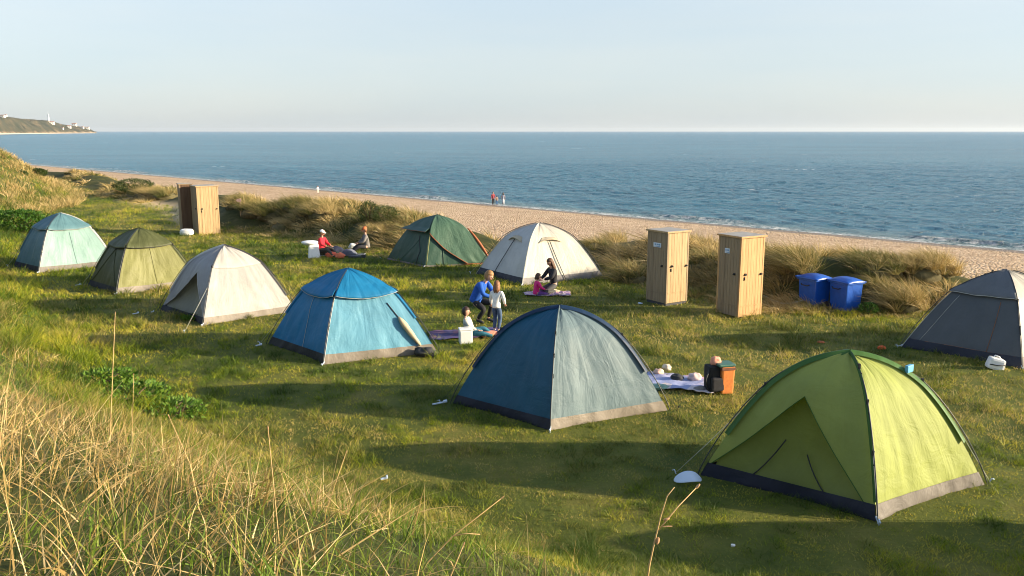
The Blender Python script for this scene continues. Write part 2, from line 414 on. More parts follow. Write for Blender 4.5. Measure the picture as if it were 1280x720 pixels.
# ------------------------------------------------------------------ headland far along the coast
hp = np.array([(-420, 133), (-200, 138), (-90, 141), (0, 143.5), (12, 144), (20, 146), (40, 149), (60, 150.5), (72, 151), (85, 155), (100, 157.5), (112, 158.6), (120, 160.6), (127, 164.6)])
na, nd = 420, 110
pxs = np.linspace(-420, 129, na)
V_ = []; cl = []
for px in pxs:
    ytop = np.interp(px, hp[:, 0], hp[:, 1]); dfront = np.interp(px, [-420, 0, 127], [1900, 2500, 4300])
    for j in range(nd):
        t = (j / (nd - 1)) ** 1.8; d = dfront + t * 900
        x = (px - 640) / FPX * d; top = (164.0 - ytop) / FPX * (dfront + 330) + 4.75 - SEAZ
        top *= 1.0 + .05 * (fbm(px * 1.0, 0, 9, 3, 60) - .5)
        prof = np.interp(t, [0, .02, .06, .14, .28, .38, .6, 1], [-.03, .015, .12, .42, .86, 1.0, .9, 0])
        nz = 1 + (fbm(x / 60, d / 60, 1, 4, 61) - .5) * .35 * math.sin(min(1, t * 4) * math.pi * .5) * (1 if t < .36 else .3)
        V_.append((x, d, SEAZ + top * prof * (nz if t < .34 else 1) - .3 * (j == 0) + (float(fbm(x / 18, d / 18, 1, 3, 62)) - .45) * 9 * min(1, t * 12) * (1 if t < .3 else .3)))
V_ = np.array(V_); idx = np.arange(na * nd).reshape(na, nd)
q = np.stack([idx[:-1, :-1], idx[1:, :-1], idx[1:, 1:], idx[:-1, 1:]], -1).reshape(-1, 4)
m, nt, b = newmat('headland_scrub'); ob = coord(nt)
sx = nt.nodes.new('ShaderNodeSeparateXYZ'); nt.links.new(ob, sx.inputs[0])
hh = math_(nt, 'ADD', sx.outputs['Z'], math_(nt, 'MULTIPLY', noise(nt, ob, .02, 4), 40))
scr = ramp(nt, noise(nt, ob, .022, 8, .78), [(.42, (.022, .032, .016)), (.52, (.06, .06, .03)), (.60, (.14, .105, .055)), (.70, (.32, .23, .13))])
clif = ramp(nt, noise(nt, ob, .05, 5, .7), [(.4, (.28, .18, .11)), (.7, (.52, .40, .27))])
mr = nt.nodes.new('ShaderNodeMapRange'); mr.inputs[1].default_value = 14; mr.inputs[2].default_value = 24; nt.links.new(hh, mr.inputs[0])
c = mixc(nt, mr.outputs[0], clif, scr)
mr2 = nt.nodes.new('ShaderNodeMapRange'); mr2.inputs[1].default_value = -2.6; mr2.inputs[2].default_value = -1.2; nt.links.new(sx.outputs['Z'], mr2.inputs[0])
c = mixc(nt, mr2.outputs[0], (.62, .50, .36), c)
nt.links.new(c, b.inputs['Base Color']); b.inputs['Roughness'].default_value = .95
bump(nt, b, noise(nt, ob, .06, 6, .7), 1, 9)
tag(grid_mesh('headland', V_, q, {}, m), kind='structure')
M['house'] = simple('house_render', (.8, .78, .72), .8, .05, .2, 0); M['hroof'] = simple('house_roof', (.32, .20, .15), .8, .2, .3, 0)
M['tower'] = simple('tower_paint', (.50, .56, .58), .8, .05, .2, 0); M['hwin'] = simple('house_window', (.05, .06, .08), .2, .1, .3, 0)
from mathutils.bvhtree import BVHTree
hb = BVHTree.FromPolygons([Vector(v) for v in V_], [list(map(int, p)) for p in q])
def headland_hit(px, py):
    d = ray(px, py).normalized(); h = hb.ray_cast(Vector((0, 0, CAMH)), d)
    return h[0]
for i, (px, py, w, h, lab) in enumerate([
        (3, 146.5, 26, 10, 'white house at the frame edge on the crest of the far headland'),
        (7, 145.5, 14, 8, 'small pale house second from the left on the headland crest'),
        (65, 155.3, 22, 12, 'wide cream house just below the white tower on the headland'),
        (78, 161.5, 13, 8, 'small white house low on the slope between tower and point'),
        (86.5, 160.0, 18, 11, 'broad white house in the middle of the slope below the headland wood'),
        (93, 157.5, 22, 12, 'large white house highest on the slope towards the point'),
        (103, 160.5, 15, 8, 'small white cottage near the tip of the headland'),
        (109, 161.2, 22, 9, 'long low white house nearest to the tip of the headland')]):
    p = headland_hit(px, py)
    if p is None: continue
    k = p.y / 2800
    rt = empty('distant_house', (p.x, p.y, p.z), R(random.uniform(-15, 25)), lab, 'house', 'houses on the far headland')
    w *= k * .6; h *= k * .55
    bm = bmesh.new(); box(bm, (0, 0, h * .35), (w, w * .6, h * 1.3)); bm_obj('wall', bm, M['house'], rt)
    bm = bmesh.new(); z0 = h * 1.0
    vs4 = [bm.verts.new(p_) for p_ in ((-w * .54, -w * .35, z0), (w * .54, -w * .35, z0), (w * .54, w * .35, z0), (-w * .54, w * .35, z0), (-w * .5, 0, z0 + h * .45), (w * .5, 0, z0 + h * .45))]
    for f in ((0, 1, 5, 4), (2, 3, 4, 5), (0, 4, 3), (1, 2, 5), (3, 2, 1, 0)): bm.faces.new([vs4[i_] for i_ in f])
    bm_obj('roof', bm, M['hroof'], rt)
    for xx in (-.28, .28):
        bm = bmesh.new(); box(bm, (w * xx, -w * .3, h * .55), (w * .13, .3, h * .3)); bm_obj('window', bm, M['hwin'], rt)
p = headland_hit(61, 151.8) or Vector((-1500, 2800, 40))
rt = empty('lighthouse', (p.x, p.y, p.z), 0, 'white tapering tower standing on the crest of the far headland', 'tower')
bm = bmesh.new(); lathe(bm, [(4.4, -4), (3.7, 6), (2.6, 22), (2.3, 26)], 14); bm_obj('tower_shaft', bm, M['tower'], rt)
bm = bmesh.new(); lathe(bm, [(4.3, 26), (4.3, 27), (2.0, 27.1), (2.0, 30), (2.6, 30.2), (.3, 33)], 14); bm_obj('lantern', bm, M['tower'], rt)
bm = bmesh.new(); tube(bm, [(0, 0, 32.5), (0, 0, 42)], .45); bm_obj('mast', bm, M['white'], rt)

# ------------------------------------------------------------------ haze
bm = bmesh.new(); box(bm, (0, 0, 0), (66000, 66000, 148)); me_o = bm_obj('haze', bm)
me_o.location = (0, 0, -20 + 62)
m = bpy.data.materials.new('haze_air'); m.use_nodes = True; nt = m.node_tree; nt.nodes.clear()
out = nt.nodes.new('ShaderNodeOutputMaterial'); pv = nt.nodes.new('ShaderNodeVolumePrincipled')
pv.inputs['Density'].default_value = .00003; pv.inputs['Color'].default_value = (.78, .86, .95, 1); pv.inputs['Anisotropy'].default_value = .2
nt.links.new(pv.outputs[0], out.inputs['Volume']); me_o.data.materials.append(m); tag(me_o, kind='stuff')

# ------------------------------------------------------------------ grass ribbons
def ribbons(name, P, D, L, Wd, B, tint, mat, segs=3, dry=None, side=None, parent=None, wexp=.8):
    """many curved blades as one mesh. P base, D start direction, L length, B bend vector"""
    n = len(P); side_v = side
    if side_v is None:
        a = RNG.uniform(0, 2 * math.pi, n); side_v = np.stack([np.cos(a), np.sin(a), np.zeros(n)], -1)
    side_v = side_v - D * np.sum(side_v * D, 1, keepdims=True); side_v /= np.linalg.norm(side_v, axis=1, keepdims=True) + 1e-9
    vpb = 2 * segs + 1; V = np.zeros((n, vpb, 3))
    for k in range(segs + 1):
        t = k / segs; c = P + L[:, None] * (D * t + B * t * t)
        if k == segs: V[:, 2 * segs] = c
        else:
            w = (Wd * (1 - t) ** wexp / 2)[:, None] if k else (Wd * .45)[:, None]
            V[:, 2 * k] = c - side_v * w; V[:, 2 * k + 1] = c + side_v * w
    tri = []
    for k in range(segs - 1):
        a = 2 * k; tri += [(a, a + 1, a + 3), (a, a + 3, a + 2)]
    a = 2 * (segs - 1); tri.append((a, a + 1, a + 2))
    tri = np.array(tri); F = (np.arange(n)[:, None, None] * vpb + tri[None]).reshape(-1, 3)
    me = bpy.data.meshes.new(name)
    me.vertices.add(n * vpb); me.vertices.foreach_set('co', V.astype(np.float32).ravel())
    me.loops.add(F.size); me.loops.foreach_set('vertex_index', F.ravel().astype(np.int32))
    me.polygons.add(len(F)); me.polygons.foreach_set('loop_start', (np.arange(len(F)) * 3).astype(np.int32))
    me.update(calc_edges=True)
    at = me.attributes.new('tint', 'FLOAT', 'POINT'); at.data.foreach_set('value', np.repeat(tint, vpb).astype(np.float32))
    if dry is not None:
        at = me.attributes.new('dry', 'FLOAT', 'POINT'); at.data.foreach_set('value', np.repeat(dry, vpb).astype(np.float32))
    return link(name, me, mat, parent)
def rdir(n, lean, ang=None, spread=None):
    a = RNG.uniform(0, 2 * math.pi, n) if ang is None else ang + RNG.normal(0, spread, n)
    l = np.abs(RNG.normal(0, lean, n)) if not hasattr(lean, '__len__') else lean
    return np.stack([np.sin(l) * np.cos(a), np.sin(l) * np.sin(a), np.cos(l)], -1), a
GREEN = [(0, (.045, .085, .006)), (.4, (.15, .215, .008)), (.7, (.30, .325, .014)), (1, (.48, .41, .05))]
DRYST = [(0, (.15, .11, .03)), (.35, (.38, .25, .08)), (.7, (.58, .41, .17)), (1, (.78, .60, .32))]
M['lawnb'] = blade_mat('lawn_blades', GREEN, [(0, (.16, .16, .03)), (.5, (.32, .26, .07)), (1, (.52, .38, .16))])
M['bankb'] = blade_mat('bank_blades', [(0, (.025, .06, .006)), (.5, (.11, .19, .018)), (1, (.30, .31, .05))], DRYST)
M['marram'] = blade_mat('marram_blades', [(0, (.05, .075, .012)), (.4, (.15, .15, .035)), (.75, (.34, .27, .09)), (1, (.55, .42, .18))], [(0, (.30, .21, .07)), (.5, (.60, .43, .18)), (1, (.78, .60, .32))], .3)
M['leafb'] = blade_mat('shrub_leaves', [(0, (.02, .04, .008)), (.5, (.045, .075, .014)), (1, (.12, .14, .03))], None, .25)
M['leafg'] = blade_mat('weed_leaves', [(0, (.02, .07, .008)), (.5, (.05, .13, .012)), (1, (.13, .21, .03))], None, .3)
M['leafw'] = blade_mat('low_weed_leaves', [(0, (.05, .12, .012)), (.5, (.10, .20, .02)), (1, (.20, .28, .04))], None, .3)
M['twig'] = simple('twig', (.10, .065, .035), .9)

# --- camp lawn
def lawn():
    n = 3400000
    u = RNG.uniform(-8, 75, n); s = RNG.uniform(4, 29, n); x, y = xy(s, u)
    d = np.hypot(x, y)
    ok = (np.abs(x / y) < .66) & (y > 6.5) & (RNG.random(n) < np.minimum(1, (11.0 / d) ** 1.65))
    x, y, s, u, d = x[ok], y[ok], s[ok], u[ok], d[ok]
    stn = np.interp(u, ST[:, 0], ST[:, 1]); sdn = np.interp(u, SD[:, 0], SD[:, 1])
    cl = fbm(x, y, .42, 2, 70); patch = fbm(x, y, 2.2, 3, 71); big = fbm(x, y, 6, 2, 72)
    keep = (s > stn - 2.2) & (s < sdn + .6) & (RNG.random(len(x)) < .35 + 1.0 * cl)
    keep &= (fbm(x, y, .28, 2, 78) > .40) | (RNG.random(len(x)) < .25)
    x, y, s, d, cl, patch, big, stn = [q_[keep] for q_ in (x, y, s, d, cl, patch, big, stn)]
    n = len(x); z = height(x, y) - .005
    P = np.stack([x, y, z], -1); D, a = rdir(n, .55)
    edge = sstep((stn + 1.0 - s) / 1.5)
    L = (.018 + .55 * np.clip(cl - .36, 0, 1) ** 2 + .03 * RNG.random(n)) * (1 + .35 * patch) * (1 + 1.2 * edge) * np.clip(d / 14, .8, 1.9)
    Wd = .0055 * np.clip(d / 10, .8, 3.2) * RNG.uniform(.7, 1.5, n)
    B = np.stack([np.cos(a) * .4, np.sin(a) * .4, -.25 * RNG.random(n)], -1)
    fine = fbm(x, y, .22, 2, 77); tint = np.clip(.62 + (patch - .5) * 1.9 - (cl - .5) * 1.6 - (fine - .5) * 1.3 + RNG.normal(0, .14, n), 0, 1)
    dry = sstep((fbm(x, y, 1.1, 3, 75) * .6 + big * .5 - .53) / .10) * .8 * (RNG.random(n) < .65)
    o = ribbons('lawn_grass', P, D, L, Wd, B, tint, M['lawnb'], 2, dry)
    tag(o, 'short uneven green and yellowed grass covering the camping field', 'grass', kind='stuff')
    print('lawn blades', n)
lawn()
# --- foreground bank: low green growth plus dry straw
def bank():
    n = 1000000
    u = RNG.uniform(-6, 78, n); s = RNG.uniform(-1.5, 22, n); x, y = xy(s, u); d = np.hypot(x, y)
    stn = np.interp(u, ST[:, 0], ST[:, 1])
    ok = (y > 1.4) & (np.abs(x / np.maximum(y, .1)) < .72) & (s < stn + .2) & (RNG.random(n) < np.minimum(1, (9 / d) ** .9))
    x, y, s, u, d, stn = [q_[ok] for q_ in (x, y, s, u, d, stn)]
    n = len(x); z = height(x, y) - .01; P = np.stack([x, y, z], -1)
    cl = fbm(x, y, .6, 3, 80); up = sstep((stn - s) / 4.0)
    D, a = rdir(n, .5); B = np.stack([np.cos(a) * .35, np.sin(a) * .35, -.35 * RNG.random(n)], -1)
    L = (.07 + .20 * cl * RNG.random(n)) * (.55 + .75 * up) * np.clip(d / 14, .9, 1.6)
    Wd = .0052 * np.clip(d / 7, .8, 5) * RNG.uniform(.7, 1.6, n)
    pat = fbm(x, y, 1.6, 3, 82)
    dry = np.clip(sstep((pat + .30 * up - .58) / .16) * (RNG.random(n) < .75), 0, 1)
    near_ = sstep((stn - 1.8 - s) / 1.5) * sstep((14 - d) / 5)
    L = L * (1 - .45 * near_); dry = dry * (1 - .6 * near_)
    tint = np.clip(.45 - .35 * near_ + (cl - .5) * 1.3 + RNG.normal(0, .2, n), 0, 1)
    o = ribbons('bank_grass', P, D, L, Wd, B, tint, M['bankb'], 3, dry)
    tag(o, 'rough green and straw coloured grass on the bank in the foreground', 'grass', kind='stuff')
    print('bank blades', n)
    # tall dry straw near the viewer
    n = 100000
    u = RNG.uniform(-3, 30, n); s = RNG.uniform(-1.0, 6.5, n); x, y = xy(s, u); d = np.hypot(x, y)
    stn = np.interp(u, ST[:, 0], ST[:, 1]); cl = fbm(x, y, .9, 2, 90)
    fad = RNG.random(n) < np.clip((-.07 - x / np.maximum(y, .1)) / .22, .025, 1)
    lim = stn - 2.2 + 1.3 * sstep((u - 7) / 6) - .8 * fbm(u, u * 0, 1.2, 2, 91) - .10 * np.maximum(u - 5, 0) * 0
    ok = (y > 1.9) & (x / np.maximum(y, .1) > -.75) & (s < lim) & (RNG.random(n) < np.clip(cl * 2.2 - .6, .04, 1)) & fad & (RNG.random(n) < np.minimum(1, (7.5 / d) ** 1.5))
    x, y, s, u, d = [q_[ok] for q_ in (x, y, s, u, d)]; n = len(x)
    z = height(x, y) - .02; P = np.stack([x, y, z], -1)
    l = np.abs(RNG.normal(.45, .5, n)); D, a = rdir(n, l, .15, 1.6)
    L = RNG.uniform(.15, .55, n) * np.where(RNG.random(n) < .12, 1.5, 1); Wd = RNG.uniform(.003, .0085, n) * np.where(RNG.random(n) < .07, 1.9, 1)
    g = RNG.uniform(0, .9, n) ** 1.4; B = np.stack([np.cos(a) * g * .7, np.sin(a) * g * .7, -g * .6], -1)
    tint = np.clip(RNG.normal(.5, .3, n), 0, 1); dry = np.where(RNG.random(n) < .8, 1.0, .0)
    o = ribbons('dry_straw_grass', P, D, L, Wd, B, tint, M['bankb'], 5, dry)
    tag(o, 'tall tangled dry straw grass in the lower left foreground', 'grass', kind='stuff')
    print('straw', n)
    n = 9000
    u = RNG.uniform(-2, 18, n); s = RNG.uniform(-.8, 4.6, n); x, y = xy(s, u); cl = fbm(x, y, .7, 2, 97); d = np.hypot(x, y)
    ok = (y > 1.9) & (x / np.maximum(y, .1) > -.75) & (cl > .5) & (x < y * -.15) & (RNG.random(n) < np.minimum(1, (6 / d) ** 1.3))
    x, y = x[ok], y[ok]; n = len(x); P = np.stack([x, y, height(x, y) + RNG.uniform(0, .16, n)], -1)
    D, a = rdir(n, RNG.uniform(.9, 1.5, n)); L = RNG.uniform(.15, .5, n); Wd = RNG.uniform(.003, .009, n); g = RNG.uniform(.0, .5, n)
    B = np.stack([np.cos(a + 1) * g * .5, np.sin(a + 1) * g * .5, -g * .4], -1)
    o = ribbons('fallen_straw', P, D, L, Wd, B, np.clip(RNG.normal(.6, .25, n), 0, 1), M['bankb'], 5, np.ones(n))
    tag(o, 'fallen straw stems lying criss cross on the bank', 'straw', kind='stuff')
    # broad green blades low among the straw
    n = 26000
    u = RNG.uniform(-2, 16, n); s = RNG.uniform(-.8, 5.0, n); x, y = xy(s, u)
    cl = fbm(x, y, 1.0, 2, 95)
    ok = (y > 1.9) & (x / np.maximum(y, .1) > -.75) & (cl > .46) & (x < y * .1) & (RNG.random(n) < .6)
    x, y = x[ok], y[ok]; n = len(x); P = np.stack([x, y, height(x, y) - .02], -1)
    D, a = rdir(n, .45); L = RNG.uniform(.12, .34, n); Wd = RNG.uniform(.005, .013, n); g = RNG.uniform(.1, .6, n)
    B = np.stack([np.cos(a) * g * .7, np.sin(a) * g * .7, -g * .5], -1)
    o = ribbons('broad_green_grass', P, D, L, Wd, B, np.clip(RNG.normal(.6, .2, n), 0, 1), M['bankb'], 5, np.zeros(n))
    tag(o, 'broad fresh green blades growing low among the dry straw', 'grass', kind='stuff')
bank()

def clump_arrays(cx, cy, cz, nb, L0, spread, rad, dryp, wind=2.75, w0=.008, windk=.35):
    r = rad * np.sqrt(RNG.random(nb)); a = RNG.uniform(0, 2 * math.pi, nb)
    x = cx + r * np.cos(a); y = cy + r * np.sin(a)
    z = height(x, y) - .03 if cz is None else np.full(nb, cz)
    lean = (r / rad) * spread + np.abs(RNG.normal(0, .12, nb))
    dx = np.cos(a) * np.sin(lean) + windk * .4 * math.cos(wind); dy = np.sin(a) * np.sin(lean) + windk * .4 * math.sin(wind)
    D = np.stack([dx, dy, np.cos(lean)], -1); D /= np.linalg.norm(D, axis=1, keepdims=True)
    L = L0 * RNG.uniform(.55, 1.15, nb) * (1 - .25 * (r / rad))
    g = RNG.uniform(.15, .55, nb); B = np.stack([D[:, 0] * g + windk * .5 * math.cos(wind), D[:, 1] * g + windk * .5 * math.sin(wind), -g * .75], -1)
    W_ = w0 * 1.35 * RNG.uniform(.6, 1.5, nb)
    ct = RNG.normal(0, .20); tint = np.clip(RNG.normal(.45 + ct, .17, nb), 0, 1); dp_ = np.clip(dryp + RNG.normal(0, .22), 0, 1); dry = (RNG.random(nb) < dp_).astype(float) * RNG.uniform(.6, 1, nb)
    return np.stack([x, y, z], -1), D, L, W_, B, tint, dry
def cat_ribbons(name, lst, mat, segs, parent=None, origin=None):
    arr = [np.concatenate(a) for a in zip(*lst)]
    P = arr[0] if origin is None else arr[0] - np.array(origin)
    return ribbons(name, P, arr[1], arr[2], arr[3], arr[4], arr[5], mat, segs, arr[6], parent=parent)
# --- marram on the dunes (uncountable)
def marram():
    lst = []; tot = 0
    for k in range(3600):
        u = RNG.uniform(-6, 96); sdv = np.interp(u, SD[:, 0], SD[:, 1])
        s = sdv + RNG.uniform(-.2, 7.2); x, y = xy(s, u)
        if abs(x / y) > .68: continue
        d = math.hypot(x, y); t = s - sdv
        den = fbm(x, y, 2.4, 2, 100)
        if 40 < u < 58 and t < 3.4: continue
        if 22.3 < u < 25 and t < 6 and RNG.random() < .6: continue
        if RNG.random() > (4.0 * (den - .5) + .6) * (1 if t < 5.5 else .45): continue
        if RNG.random() > min(1, (34 / d) ** 1.0): continue
        nb = int(np.clip(3000 / d, 40, 140)); L0 = RNG.uniform(.45, .95) * (.6 if t < .8 else 1)
        lst.append(clump_arrays(x, y, None, nb, L0, .95, RNG.uniform(.15, .42), float(np.clip(fbm(x, y, 3, 2, 101) * 2.8 - .65 + RNG.normal(0, .15), .05, .97)), w0=.013 * max(1, d / 26), windk=.6)); tot += nb
    # seaward end of the high dune on the left and its crest
    for k in range(2600):
        u = RNG.uniform(46, 96); s = RNG.uniform(9, 30); x, y = xy(s, u); stv = np.interp(u, ST[:, 0], ST[:, 1])
        if abs(x / y) > .68: continue
        if s > stv + 1 or fbm(x, y, 4.5, 3, 105) < .44 + .10 * (u < 56): continue
        d = math.hypot(x, y)
        lst.append(clump_arrays(x, y, None, 45, RNG.uniform(.45, .9), .7, .3, .62, w0=.0085 * d / 24)); tot += 45
    print('marram', len(lst), tot)
    tag(cat_ribbons('dune_grass', lst, M['marram'], 4), 'straw coloured marram grass covering the dune ridge', 'dune grass', kind='stuff')
marram()
lst = []
for k in range(5200):
    u = RNG.uniform(-4, 42); s = RNG.uniform(5, 21); x, y = xy(s, u); d = math.hypot(x, y); stv = np.interp(u, ST[:, 0], ST[:, 1])
    if y < 7 or abs(x / y) > .66 or s < stv - 1.5 or RNG.random() > min(1, (14 / d) ** 1.3): continue
    if fbm(x, y, 1.5, 2, 120) < .47: continue
    c_ = clump_arrays(x, y, None, 34, RNG.uniform(.06, .15) * (1.6 if s < stv + .6 else 1), 1.0, RNG.uniform(.04, .14), .12 if RNG.random() < .8 else .8, w0=.0045 * max(1, d / 13), windk=.1, wind=RNG.uniform(0, 6))
    lst.append(c_)
tag(cat_ribbons('lawn_tufts', lst, M['lawnb'], 3), 'longer tufts of grass scattered over the lawn and bank foot', 'grass', kind='stuff')
# thin dry edge grass along the toe of the dunes
lst = []
for k in range(1500):
    u = RNG.uniform(-4, 70); sdv = np.interp(u, SD[:, 0], SD[:, 1]); x, y = xy(sdv + RNG.uniform(-.7, .9), u)
    if abs(x / y) > .66 or RNG.random() > (24 / y) or (41 < u < 64): continue
    lst.append(clump_arrays(x, y, None, 36, RNG.uniform(.12, .34), .6, .16, .6, w0=.007 * max(1, y / 22)))
tag(cat_ribbons('edge_grass', lst, M['marram'], 3), 'fringe of thin dry grass where the lawn meets the dunes', 'grass', kind='stuff')

# ------------------------------------------------------------------ single plants
def tussock(px, py, L0, rad, nb, lab, dryp=.6, name='marram_tussock', wind=2.75, windk=.5, mound=.35, at=None):
    g = at if at is not None else G(px, py); g.z = hz(g.x, g.y)
    rt = empty(name, g, 0, lab, 'grass tussock', 'big marram tussocks on the dune edge')
    bm = bmesh.new()
    ellipsoid(bm, (0, 0, .0), (rad * .8, rad * .8, mound), seg=18, rings=10, fn=lambda a, p: p * (1 + .25 * mnoise.noise(a * 2.1)))
    bm_obj('root_mound', bm, M['rootm'], rt, True)
    lst = []
    for k in range(nb // 60):
        a = random.uniform(0, 6.28); r = rad * math.sqrt(random.random())
        cx, cy = g.x + r * math.cos(a), g.y + r * math.sin(a); cz = g.z + mound * math.sqrt(max(0, 1 - (r / rad) ** 2)) - .04
        lst.append(clump_arrays(cx, cy, cz, 60, L0, .8, .10, dryp, wind, .0078, windk))
    cat_ribbons('blades', lst, M['marram'], 5, rt, g)
M['rootm'] = simple('tussock_base', (.10, .085, .035), .95, .4, 10, .8)
for a in [(1128, 388, .85, .62, 2400, 'shaggy arching tussock right of the blue bins, the biggest', .7),
          (1092, 383, .62, .40, 1200, 'dark green tussock just right of the blue bins', .25),
          (1172, 372, .75, .5, 1500, 'pale tussock between the big shaggy one and the grey tent', .8),
          (985, 372, .95, .45, 1500, 'tall upright straw tussock behind the blue bins', .8),
          (950, 360, .8, .45, 1100, 'tussock showing past the right edge of the right cabin', .5),
          (1052, 358, .8, .45, 1300, 'feathery pale tussock rising behind the right blue bin', .9),
          (878, 352, .75, .5, 1200, 'dark swept tussock between the two near cabins', .3),
          (790, 352, .72, .55, 1400, 'low dark tussock at the left of the two near cabins', .35),
          (744, 330, .6, .55, 1100, 'olive tussock just beyond the right guy line of the white tent', .3),
          (768, 318, .75, .5, 1100, 'golden rounded tussock on the dune left of the near cabins', .7),
          (620, 300, .8, .7, 1200, 'wide pale tussock between the green and the white tent', .85),
          (472, 306, .55, .6, 1200, 'soft pale tussock left of the green tent', .75),
          (352, 291, .6, .6, 1000, 'bright feathery tussock right of the wooden post', .95),
          (380, 291, .55, .5, 900, 'rounded straw tussock behind the red jacket sitter', .7)]:
    tussock(*a)
def shrub(px, py, h, w, nleaf, lab, leaf=.05, mat='leafb', name='dune_shrub', cat='shrub', grp=None, z=None, y=None):
    if y is None: g = ground_pt(px, py)
    else:
        d = ray(px, py); t = y / d.y; g = Vector((d.x * t, y, 0)); g.z = hz(g.x, g.y)
    rt = empty(name, g, 0, lab, cat, grp)
    bm = bmesh.new()
    for k in range(9):
        a = random.uniform(0, 6.28); q1 = Vector((math.cos(a) * w * .25, math.sin(a) * w * .25, h * .5)); q2 = q1 * 1.7 + Vector((0, 0, -.05))
        tube(bm, [(0, 0, -.05), q1 * .6, q1, q2], [.02, .015, .01, .005], 5)
    bm_obj('stem', bm, M['twig'], rt)
    n = nleaf; ph = RNG.uniform(0, 2 * math.pi, n); cz = RNG.uniform(-.85, 1, n); rr_ = RNG.uniform(.55, 1, n) ** .5
    cr = np.sqrt(1 - np.clip(cz, -1, 1) ** 2)
    lump = .72 + .5 * fbm(np.cos(ph) * 2 + cz * 2 + px, np.sin(ph) * 2 + py, .8, 2, 110)
    P = np.stack([cr * np.cos(ph) * w / 2 * rr_ * lump, cr * np.sin(ph) * w / 2 * rr_ * lump, h * .42 + cz * h * .5 * rr_ * lump], -1)
    D, a = rdir(n, .9); D[:, 0] += np.cos(ph) * .5; D[:, 1] += np.sin(ph) * .5; D /= np.linalg.norm(D, axis=1, keepdims=True)
    B = np.stack([np.zeros(n), np.zeros(n), -.3 * RNG.random(n)], -1)
    L = leaf * RNG.uniform(.6, 1.4, n); Wd = L * .55
    ribbons('foliage', P, D, L, Wd, B, np.clip(RNG.normal(.45, .25, n), 0, 1), M[mat], 2, parent=rt, wexp=.4)
shrub(22, 292, 1.1, 3.0, 5200, 'leafy green bush on the bank at the left frame edge, above the teal tent', .11, 'leafg', y=41)
for px_, py_, L_, r_, n_, lb_, dr_ in ((345, 272, .85, 1.1, 3000, 'wide dark green tussock on the dune right above the wooden post', .05), (372, 262, .8, 1.0, 2600, 'dark green tussock crowning the dune behind the bright feathery one', .12),
        (1095, 340, .6, .9, 3200, 'low dark green tussock directly above the right blue bin on the hump', .08), (1150, 345, .75, .7, 2400, 'combed golden tussock on the hump above the biggest shaggy one', .85),
        (320, 268, .8, .9, 2400, 'dark tussock right of the far cabins, left of the wooden post', .05), (405, 272, .8, .9, 2400, 'half golden half green tussock above the red sweater sitter', .5), (300, 258, .7, .9, 1800, 'olive tussock on the skyline just right of the far cabins', .3),
        (185, 246, .8, 1.2, 2000, 'golden tussock left of the far cabins beside the sandy path', .7), (208, 248, .8, 1.1, 2000, 'dark banded tussock touching the left edge of the far cabins', .25), (1000, 345, .95, .6, 2000, 'tall dark tussock behind the left blue bin', .2)):
    gp = ground_pt(px_, py_); tussock(px_, py_, L_, r_, n_, lb_, dr_, at=gp)
shrub(462, 285, 1.05, 1.0, 2600, 'round olive bush topping the small dune left of the green tent', .05, y=37.5)
shrub(483, 285, .9, 1.2, 2600, 'rusty olive bush beside the round one left of the green tent', .05, y=37)
shrub(661, 290, .95, .55, 1500, 'small round dark bush peeping over the white tent', .04, y=37.5)
shrub(168, 250, 1.0, 3.0, 3000, 'low dark bush at the gap in the dunes left of the far cabins', .09, y=63)
shrub(48, 214, .7, 1.2, 1600, 'dark bush on top of the high dune at the far left', .12, y=71)
shrub(25, 226, .6, 1.2, 1200, 'dark bush low on the flank of the high dune at the far left', .12, y=66)
shrub(1085, 392, .35, .5, 700, 'small dark weed in front of the right blue bin', .05, 'leafg', 'weed', 'plant', y=22.0)
# leafy weeds on the bank toe
for i, (px, py, h, w, lab) in enumerate([(165, 500, .30, .9, 'leafy green weed patch below the tall dry stalk on the bank'), (215, 520, .26, .8, 'leafy green weed patch right of the tall dry stalk'),
        (130, 478, .25, .8, 'small leafy weed patch left of the tall dry stalk'),
        (245, 398, .12, .5, 'flat weed patch on the lawn before the cream tent')]):
    shrub(px, py, h * .8, w * 1.5, 750, lab, .075, 'leafw', 'leafy_weed', 'weed')
M['stalk'] = simple('dry_stalk', (.50, .33, .14), .7, .2, 20, .2)
M['seed'] = simple('seed_head', (.48, .28, .14), .8, .2, 30, .4)
def stalk(pts, r, lab, heads=(), side=()):
    p0 = Vector(pts[0]); rt = empty('dry_stalk', p0, 0, lab, 'plant', 'single dry stalks on the bank')
    P = [Vector(p) - p0 for p in pts]; bm = bmesh.new(); n = len(P)
    tube(bm, P, [r * (1 - .6 * i / (n - 1)) for i in range(n)], 6)
    for a, b_ in side: tube(bm, [Vector(a) - p0, (Vector(a) + Vector(b_)) / 2 - p0 + Vector((0, 0, .01)), Vector(b_) - p0], [r * .7, r * .6, r * .4], 5)
    bm_obj('stem', bm, M['stalk'], rt)
    for c_, l_, w_, d_ in heads:
        bm = bmesh.new(); q_ = Vector(d_).to_track_quat('Z', 'Y').to_matrix().to_4x4()
        ellipsoid(bm, Vector(c_) - p0, (w_, w_, l_), q_, 10, 8, fn=lambda a, p: p * (1 + .15 * mnoise.noise(a * 4)))
        bm_obj('seed_head', bm, M['seed'], rt)
def RP(px, py, dist):
    d = ray(px, py); return Vector((0, 0, CAMH)) + d * (dist / d.y)
D_ = 4.0
